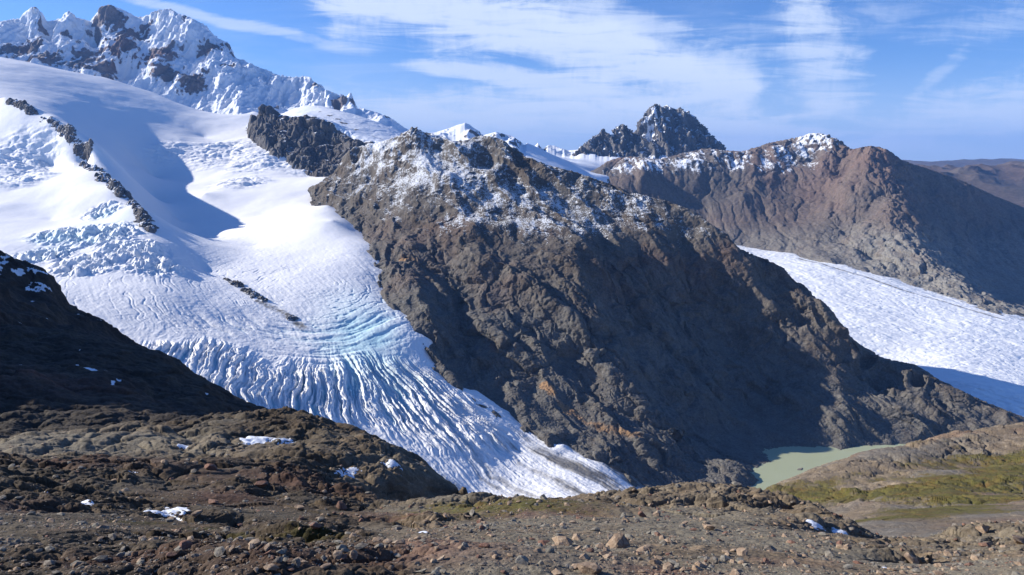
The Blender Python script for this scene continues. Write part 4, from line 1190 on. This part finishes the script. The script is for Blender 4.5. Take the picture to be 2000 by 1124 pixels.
lay2 = fbm(Pw, 24, 4, .55, 'b', seed=155, scale=(.5, 1.2, 1)) * 1.5 - .6
d += lay2 * far * (.5 + .5 * leftw)
g.disp(d, 'z')
g.V = g.V  # macro surface kept for the snow patches
MACRO = g.blur(g.V[..., 2].copy(), 14)
P2 = g.P().copy()
d = (fbm(P2, 2.2, 4, .6, 'f', seed=156, scale=(.8, 1, 1)) * .3 + slabs(P2, 1.5, .15, 171, scale=(.8, 1.2), zt=.4)) * (.15 + .85 * oc) + fbm(P2, .5, 4, .65, 'f', seed=157) * .09
d += (fbm(P2, 6, 4, .6, 'r', seed=158) * .8 - .4) * far * (.4 + .6 * oc)
g.disp(d, 'z')
g.fit(dens(hump, 8), sm=8, reach=.2)
g.fit(dens(crestF, 8)[8:], sm=8, reach=.2)
P = g.P().copy(); N = g.normals(); nz = g.blur(N, 1)[..., 2].ravel()


def nat(px, py, Y0=9, Y1=200):
    a, sl = ray(px, py)
    j = int(round(np.interp(a, g.a, np.arange(g.na))))
    col_ = g.V[:, j, 2] / g.V[:, j, 1]
    ok = (g.V[:, j, 1] > Y0) & (g.V[:, j, 1] < Y1)
    i = np.argmax(ok & (col_ > sl))
    if i == 0:
        i = int(np.argmax(np.where(ok, col_ - sl, -9)))
    return g.V[i, j].astype(float).copy(), i, j


red = np.zeros(len(P))
for (px, py, rx, ry) in [(640, 945, 9, 7), (560, 930, 9, 7), (780, 1010, 4.5, 3), (700, 1060, 4, 2.5), (640, 1085, 3, 2), (1560, 1100, 1.5, 1), (1300, 1120, 1.5, .8), (100, 900, 14, 6), (420, 965, 5, 4), (260, 1090, 2, 1.2), (20, 985, 4, 3), (1060, 1000, 4, 3)]:
    red = np.maximum(red, blob(P, nat(px, py)[0], rx, ry))
red = np.clip(red * .9 + fbm(P, 5, 4, .6, seed=160) * .4 - .14, 0, 1)
och = blob(P, nat(1500, 1075)[0], 7, 2.2) * .42 + blob(P, nat(1180, 1000)[0], 6, 3) * .25 + fbm(P, 3, 4, .6, seed=161) * .12
moss = np.zeros(len(P))
for (px, py, rx, ry) in [(240, 1020, 1.4, .7), (395, 1035, 1.2, .6), (460, 1055, 1.2, .5), (300, 1022, .9, .5), (970, 985, 8, 6), (620, 1050, 2, .8)]:
    moss = np.maximum(moss, blob(P, nat(px, py)[0], rx, ry))
moss = moss * .85 + fbm(P, 2.2, 4, .6, seed=162) * .35
grey = sst(fbm(P, 9, 4, .55, seed=163) + .1, -.1, .25) * (1 - oc * .6)
grey = np.maximum(grey, blob(P, nat(110, 870)[0], 26, 14))
darkrock = oc * leftw
g.attrs = {'red': red * .8, 'ochre': och, 'moss': moss, 'grey': grey, 'dark': sst(leftw * .75 + oc * .25 + fbm(P, 12, 3, seed=164) * .4 - blob(P, nat(110, 870)[0], 30, 16), .25, .75)}
NEAR = g
# darker tone on the left side of the ground, read from the mesh
t = NT(M_NEAR.node_tree)
bs = t.n['Principled BSDF']
old = bs.inputs['Base Color'].links[0].from_socket
dk = t.mix(t.math('MULTIPLY', t.attr('dark'), .85), old, t.mix(1.0, old, (.36, .32, .28), 'MULTIPLY'))
t.put(bs.inputs['Base Color'], dk)
o = g.mesh('ground', M_NEAR)
tag(o, 'stony brown ground sloping away from the viewer to a rocky crest', kind='structure')

# ------------------------------------------------------------------ boulders and stones
def stone_shape(seed, sub=2, cuts=11, flat=1.):
    r = random.Random(seed)
    import bmesh
    bm = bmesh.new()
    bmesh.ops.create_icosphere(bm, subdivisions=sub, radius=1)
    pl = []
    for _ in range(cuts):
        v = Vector((r.gauss(0, 1), r.gauss(0, 1), r.gauss(0, 1))).normalized()
        pl.append((v, r.uniform(.36, .78)))
    sx, sy, sz = r.uniform(.8, 1.45), r.uniform(.6, 1.1), r.uniform(.45, .85) * flat
    for v in bm.verts:
        p = v.co.copy()
        for n_, d_ in pl:
            e = p.dot(n_) - d_
            if e > 0: p -= n_ * e
        p += Vector((r.uniform(-1, 1), r.uniform(-1, 1), r.uniform(-1, 1))) * .018
        v.co = Vector((p.x * sx, p.y * sy, p.z * sz))
    V = np.array([v.co[:] for v in bm.verts], np.float32)
    F = np.array([[v.index for v in f.verts] for f in bm.faces], np.int32)
    bm.free()
    return V, F


def stone_mat(name, c1, c2, c3):
    m = bpy.data.materials.new(name)
    m.use_nodes = True
    t = NT(m.node_tree)
    bs = t.n['Principled BSDF']
    bs.inputs['Roughness'].default_value = .9
    bs.inputs['Specular IOR Level'].default_value = .25
    pos = t.node('ShaderNodeNewGeometry').outputs['Position']
    big = t.noise(pos, .9, 2, .5)
    n = t.noise(pos, 7, 8, .65, .4)
    col = t.mix(t.ss(big, .4, .6), c1, c2)
    col = t.mix(t.ss(n, .45, .7), col, c3)
    t.put(bs.inputs['Base Color'], col)
    b = t.node('ShaderNodeBump')
    b.inputs['Distance'].default_value = .05
    b.inputs['Strength'].default_value = .8
    t.put(b.inputs['Height'], t.noise(pos, 9, 9, .65))
    t.put(bs.inputs['Normal'], b.outputs[0])
    return m


M_ST = stone_mat('stone_tan', (.30, .215, .145), (.19, .135, .095), (.38, .30, .215))
M_ST2 = stone_mat('stone_grey', (.19, .175, .14), (.15, .125, .10), (.27, .25, .21))
M_ST3 = stone_mat('stone_red', (.19, .10, .07), (.15, .085, .06), (.23, .15, .11))
MATS = [M_ST, M_ST2, M_ST3]
PROTO = []
for i in range(10):
    V, F = stone_shape(100 + i, 3, 12)
    V = V * 1.25 * (1 + 0.03 * fbm(V * 3, 1.0, 4, .6, seed=i + 300))[:, None]
    PROTO.append((V.astype(np.float32), F))


def place_stone(name, pos, size, rz, mat, proto, label, group=None, tilt=0., zs=1., cat='stone'):
    V, F = PROTO[proto]
    me_name = 'stone_%d_%d' % (proto, MATS.index(mat))
    me = bpy.data.meshes.get(me_name)
    if me is None:
        o = raw_mesh(name, V, F, mat, smooth=False)
        o.data.name = me_name
    else:
        o = bpy.data.objects.new(name, me); S.collection.objects.link(o)
    o.location = pos; o.rotation_euler = (tilt, tilt * .6, rz); o.scale = (size, size * .95, size * zs)
    return tag(o, label, cat, group)


# the boulders one can pick out in the photograph: px, py of the foot, width in px
BIG = [
    (1207, 1068, 46, 0, 0, 'squarish tan boulder casting a long shadow in the middle of the stony ground'),
    (1100, 1066, 44, 0, 1, 'wedge shaped tan boulder lying left of the squarish boulder'),
    (1090, 1050, 18, 1, 2, 'upright pointed pale stone just behind the wedge shaped boulder'),
    (1192, 1054, 22, 1, 3, 'rounded grey stone close behind the squarish boulder'),
    (1222, 1019, 22, 0, 4, 'pale rounded stone below the brown crest'),
    (1285, 1007, 20, 0, 5, 'small angular stone at the foot of the brown crest'),
    (1385, 1035, 28, 0, 6, 'lone pale tan boulder on the gravel right of centre'),
    (1438, 950, 20, 1, 7, 'grey boulder perched on the crest in front of the dark ridge'),
    (1255, 1010, 18, 2, 8, 'small reddish stone left of the angular stone under the crest'),
    (1150, 1120, 46, 0, 9, 'broad pale boulder cut by the bottom edge of the picture'),
    (665, 992, 24, 2, 0, 'flat reddish brown boulder beside a snow streak under the dark hump'),
    (322, 905, 16, 0, 1, 'rounded tan boulder on the dark rocks above the snow specks'),
    (412, 917, 24, 2, 2, 'dark brown block resting on the dark hump'),
    (330, 1020, 20, 1, 3, 'grey stone at the right end of the big snow patch'),
    (492, 1072, 22, 0, 4, 'tilted tan stone on the grey gravel at lower left'),
    (615, 1030, 26, 2, 5, 'low dark reddish stone on the slope below the dark hump'),
    (1992, 1062, 36, 0, 6, 'pale block at the right edge of the stony ground'),
    (1925, 1068, 20, 2, 7, 'reddish triangular stone near the right edge'),
    (1760, 1010, 16, 1, 8, 'pale grey boulder alone on the green moss'),
    (510, 950, 20, 2, 9, 'small pinkish stone beside the dark red rock bulge'),
    (870, 1010, 18, 0, 3, 'small pale stone on the saddle right of the dark hump'),
    (1180, 1084, 20, 0, 7, 'small tan stone in front of the squarish boulder'),
    (1060, 1062, 18, 2, 6, 'small dark reddish stone left of the wedge shaped boulder'),
]
rr = random.Random(5)
used_pos = []
for i, (px, py, w, mi, pr, lab) in enumerate(BIG):
    if 'moss' in lab:
        a, s_ = ray(px, py); pos = at(px, py, 168.)
    else:
        pos = nat(px, py)[0]
    sz = w / FPX * pos[1] * .5 * 1.05
    used_pos.append((pos[0], pos[1], sz))
    place_stone('boulder', (pos[0], pos[1], pos[2] + sz * .28), sz, rr.uniform(0, 6.28), MATS[mi], pr, lab, None, rr.uniform(-.25, .25), rr.uniform(.85, 1.05), 'boulder')

for i, (px, py, w, lab) in enumerate(LAKE_ROCKS):
    a, s_ = ray(px, py); Y = LAKE_Z / s_
    o = place_stone('islet', (a * Y, Y, LAKE_Z - .5), w / FPX * Y * .5, .4, M_ST2, 3 + i, lab, None, 0, .35, 'islet')
# loose stones: one object each
cnt = 0
while cnt < 270:
    px = rr.uniform(-40, 2040); py = 955 + 165 * rr.random() ** .8
    pos, i_, j_ = nat(px, py)
    if pos[1] > 120 or i_ < 2: continue
    dark_w = 1 if px > 480 or rr.random() < .3 else 0
    if not dark_w: continue
    sz = min(.5, .04 + rr.paretovariate(1.9) * .055 - .02) * (.7 + pos[1] / 60.)
    if sz / pos[1] * FPX > 16: continue
    if any(math.hypot(pos[0] - q_[0], pos[1] - q_[1]) < sz + q_[2] for q_ in used_pos): continue
    used_pos.append((pos[0], pos[1], sz))
    mi = rr.choices([0, 1, 2], [5, 4, 2])[0]
    place_stone('stone', (pos[0], pos[1], pos[2] + sz * .2), sz, rr.uniform(0, 6.28), MATS[mi], rr.randrange(10),
                'small loose stone lying on the gravelly ground', 'loose stones scattered on the near ground', rr.uniform(-.4, .4), rr.uniform(.6, 1.))
    cnt += 1

# gravel too fine to count
PS = []
for i in range(6):
    V, F = stone_shape(500 + i, 1, 9)
    PS.append((V, F))
rs = np.random.RandomState(11)


def gravel(name, n, mat, seed, smin, smax, label):
    rs = np.random.RandomState(seed)
    Vs = []; Fs = []; off = 0
    # choose positions uniform in the view over the near ground
    l = np.log(11) + (np.log(95) - np.log(11)) * rs.rand(n) ** 1.05
    a = rs.uniform(-.95, .95, n)
    i = np.interp(l, NEAR.l, np.arange(NEAR.nr)); j = np.interp(a, NEAR.a, np.arange(NEAR.na))
    ii = i.astype(int); jj = j.astype(int)
    pos = NEAR.V[ii, jj].copy()
    keep = fbm(pos, 4.5, 4, .6, seed=77) * 1.5 + rs.rand(n) * .55 > .12
    pos = pos[keep]; m = len(pos)
    size = (smin * (1 - rs.rand(m)) ** -.46).clip(0, smax) * (.6 + pos[:, 1] / 45.)
    for kx, (V, F) in enumerate(PS):
        s_ = np.arange(m) % len(PS) == kx
        p = pos[s_]; sz = size[s_]; c_ = len(p)
        th = rs.uniform(0, 6.28, c_); cs, sn_ = np.cos(th), np.sin(th)
        X = V[None, :, 0] * cs[:, None] - V[None, :, 1] * sn_[:, None]
        Yy = V[None, :, 0] * sn_[:, None] + V[None, :, 1] * cs[:, None]
        Z = V[None, :, 2] * rs.uniform(.6, 1., c_)[:, None] + .15
        VV = np.stack([X, Yy, Z], -1) * sz[:, None, None] + p[:, None]
        FF = F[None] + (np.arange(c_) * len(V))[:, None, None] + off
        Vs.append(VV.reshape(-1, 3)); Fs.append(FF.reshape(-1, 3)); off += c_ * len(V)
    oo = raw_mesh(name, np.concatenate(Vs), np.concatenate(Fs), mat, smooth=False)
    return tag(oo, label, kind='stuff')


gravel('gravel', 24000, M_ST2, 21, .022, .19, 'grey gravel strewn over the near ground')
gravel('gravel', 16000, M_ST, 22, .022, .19, 'tan gravel strewn over the near ground')
gravel('gravel', 3000, M_ST3, 23, .022, .16, 'reddish gravel strewn over the near ground')

# ------------------------------------------------------------------ snow patches in the hollows
M_SNOWP = bpy.data.materials.new('snow_patch')
M_SNOWP.use_nodes = True
t = NT(M_SNOWP.node_tree)
bs = t.n['Principled BSDF']
bs.inputs['Base Color'].default_value = (.70, .74, .80, 1)  # snow dimmed in its colour to stand for shade in the hollows
bs.inputs['Roughness'].default_value = .7
b_ = t.node('ShaderNodeBump'); b_.inputs['Distance'].default_value = .05
t.put(b_.inputs['Height'], t.noise(t.node('ShaderNodeNewGeometry').outputs['Position'], 3, 5, .6))
t.put(bs.inputs['Normal'], b_.outputs[0])


def patch(px, py, wpx, hpx, label, thick=.12, seed=0.):
    pos, ci, cj = nat(px, py)
    Y = pos[1]
    rx = wpx * .38 / FPX * Y
    # depth extent on the ground from the vertical size in the view
    _, i0, _ = nat(px, py + hpx * .5); _, i1, _ = nat(px, py - hpx * .5)
    i0, i1 = min(i0, i1), max(i0, i1)
    pi = max(3, (i1 - i0) // 2); 
    ry = max(.25, (math.exp(NEAR.l[min(i1, NEAR.nr - 1)]) - math.exp(NEAR.l[i0])) * .5)
    ry = min(ry, rx * 1.6)
    cy = Y
    X = NEAR.V[..., 0]; Yy = NEAR.V[..., 1]
    j0 = max(0, cj - int(rx / Y / (NEAR.a[1] - NEAR.a[0]) * 1.6)); j1 = min(NEAR.na, cj + int(rx / Y / (NEAR.a[1] - NEAR.a[0]) * 1.6))
    r0 = max(0, int(np.searchsorted(NEAR.l, math.log(max(5, Y - ry * 1.8))))); r1 = min(NEAR.nr, int(np.searchsorted(NEAR.l, math.log(Y + ry * 1.8))))
    sub = NEAR.V[r0:r1, j0:j1].copy()
    mz = MACRO[r0:r1, j0:j1]
    gg = Grid.__new__(Grid); gg.nr, gg.na = sub.shape[:2]; gg.attrs = {}
    PP = sub.reshape(-1, 3)
    rr_ = np.sqrt(((PP[:, 0] - pos[0]) / rx) ** 2 + ((PP[:, 1] - cy) / ry) ** 2)
    m_ = 1 - rr_ + fbm(PP, max(.6, rx * .6), 4, .6, seed=seed + 400) * 1.3
    m_ = m_.reshape(gg.nr, gg.na)
    sm = gg.blur(sub[..., 2], 3)
    sub[..., 2] = sm + np.clip(m_, -.4, .25) * thick * .5
    gg.V = sub
    sel = (m_[:-1, :-1] > -.1) & (m_[1:, 1:] > -.1)
    if sel.sum() < 6: return
    o = gg.mesh('snow_patch', M_SNOWP, sel)
    return tag(o, label, 'snow patch', 'snow patches in the hollows')


for i, (px, py, w, h, lab, th) in enumerate([
        (322, 1002, 100, 22, 'largest snow patch in a hollow under a dark rock lip at lower left', .3),
        (172, 983, 40, 14, 'slanting snow streak left of the largest snow patch', .25),
        (92, 958, 22, 9, 'small snow spot high on the dark slope at the far left', .25),
        (255, 921, 30, 12, 'pair of small snow blobs on the dark rock face of the hump', .35),
        (505, 858, 90, 13, 'ragged snow streak near the top of the dark hump', .6),
        (560, 864, 40, 8, 'thin snow streak at the right end of the ragged streak', .5),
        (360, 873, 30, 9, 'small snow spot left of the ragged streak on the hump', .5),
        (765, 905, 50, 14, 'snow flecks on the steep right flank of the dark hump', .6),
        (680, 928, 60, 16, 'slanting snow streak on the lower right side of the dark hump', .5),
        (822, 1041, 34, 14, 'small bright snow patch in a rock crack near the centre', .2),
        (1590, 1023, 60, 12, 'snow streak in the shade behind the brown crest', .3),
        (1640, 1040, 40, 10, 'short snow streak at the lower end of the shaded crest', .3),
        (1730, 1110, 26, 12, 'tiny snow patch among stones at the lower right', .15)]):
    patch(px, py, w, h, lab, th, seed=i * 1.3)

# ================================================================== 14. air
def haze():
    X0, X1, Y0, Y1, Z0, Z1 = -62000, 62000, -3000, 61000, -1500, 2600
    V = np.array([(x, y, z) for z in (Z0, Z1) for y in (Y0, Y1) for x in (X0, X1)], np.float32)
    F = np.array([[0, 2, 3, 1], [4, 5, 7, 6], [0, 1, 5, 4], [2, 6, 7, 3], [0, 4, 6, 2], [1, 3, 7, 5]])
    m = bpy.data.materials.new('haze')
    m.use_nodes = True
    nt = m.node_tree
    nt.nodes.clear()
    out = nt.nodes.new('ShaderNodeOutputMaterial')
    pv = nt.nodes.new('ShaderNodeVolumePrincipled')
    pv.inputs['Color'].default_value = (.20, .44, 1.0, 1)
    pv.inputs['Density'].default_value = 1.9e-5
    pv.inputs['Anisotropy'].default_value = 0.0
    nt.links.new(pv.outputs[0], out.inputs['Volume'])
    o = raw_mesh('haze', V, F, m, smooth=False)
    return tag(o, 'thin blue air haze', kind='stuff')


haze()
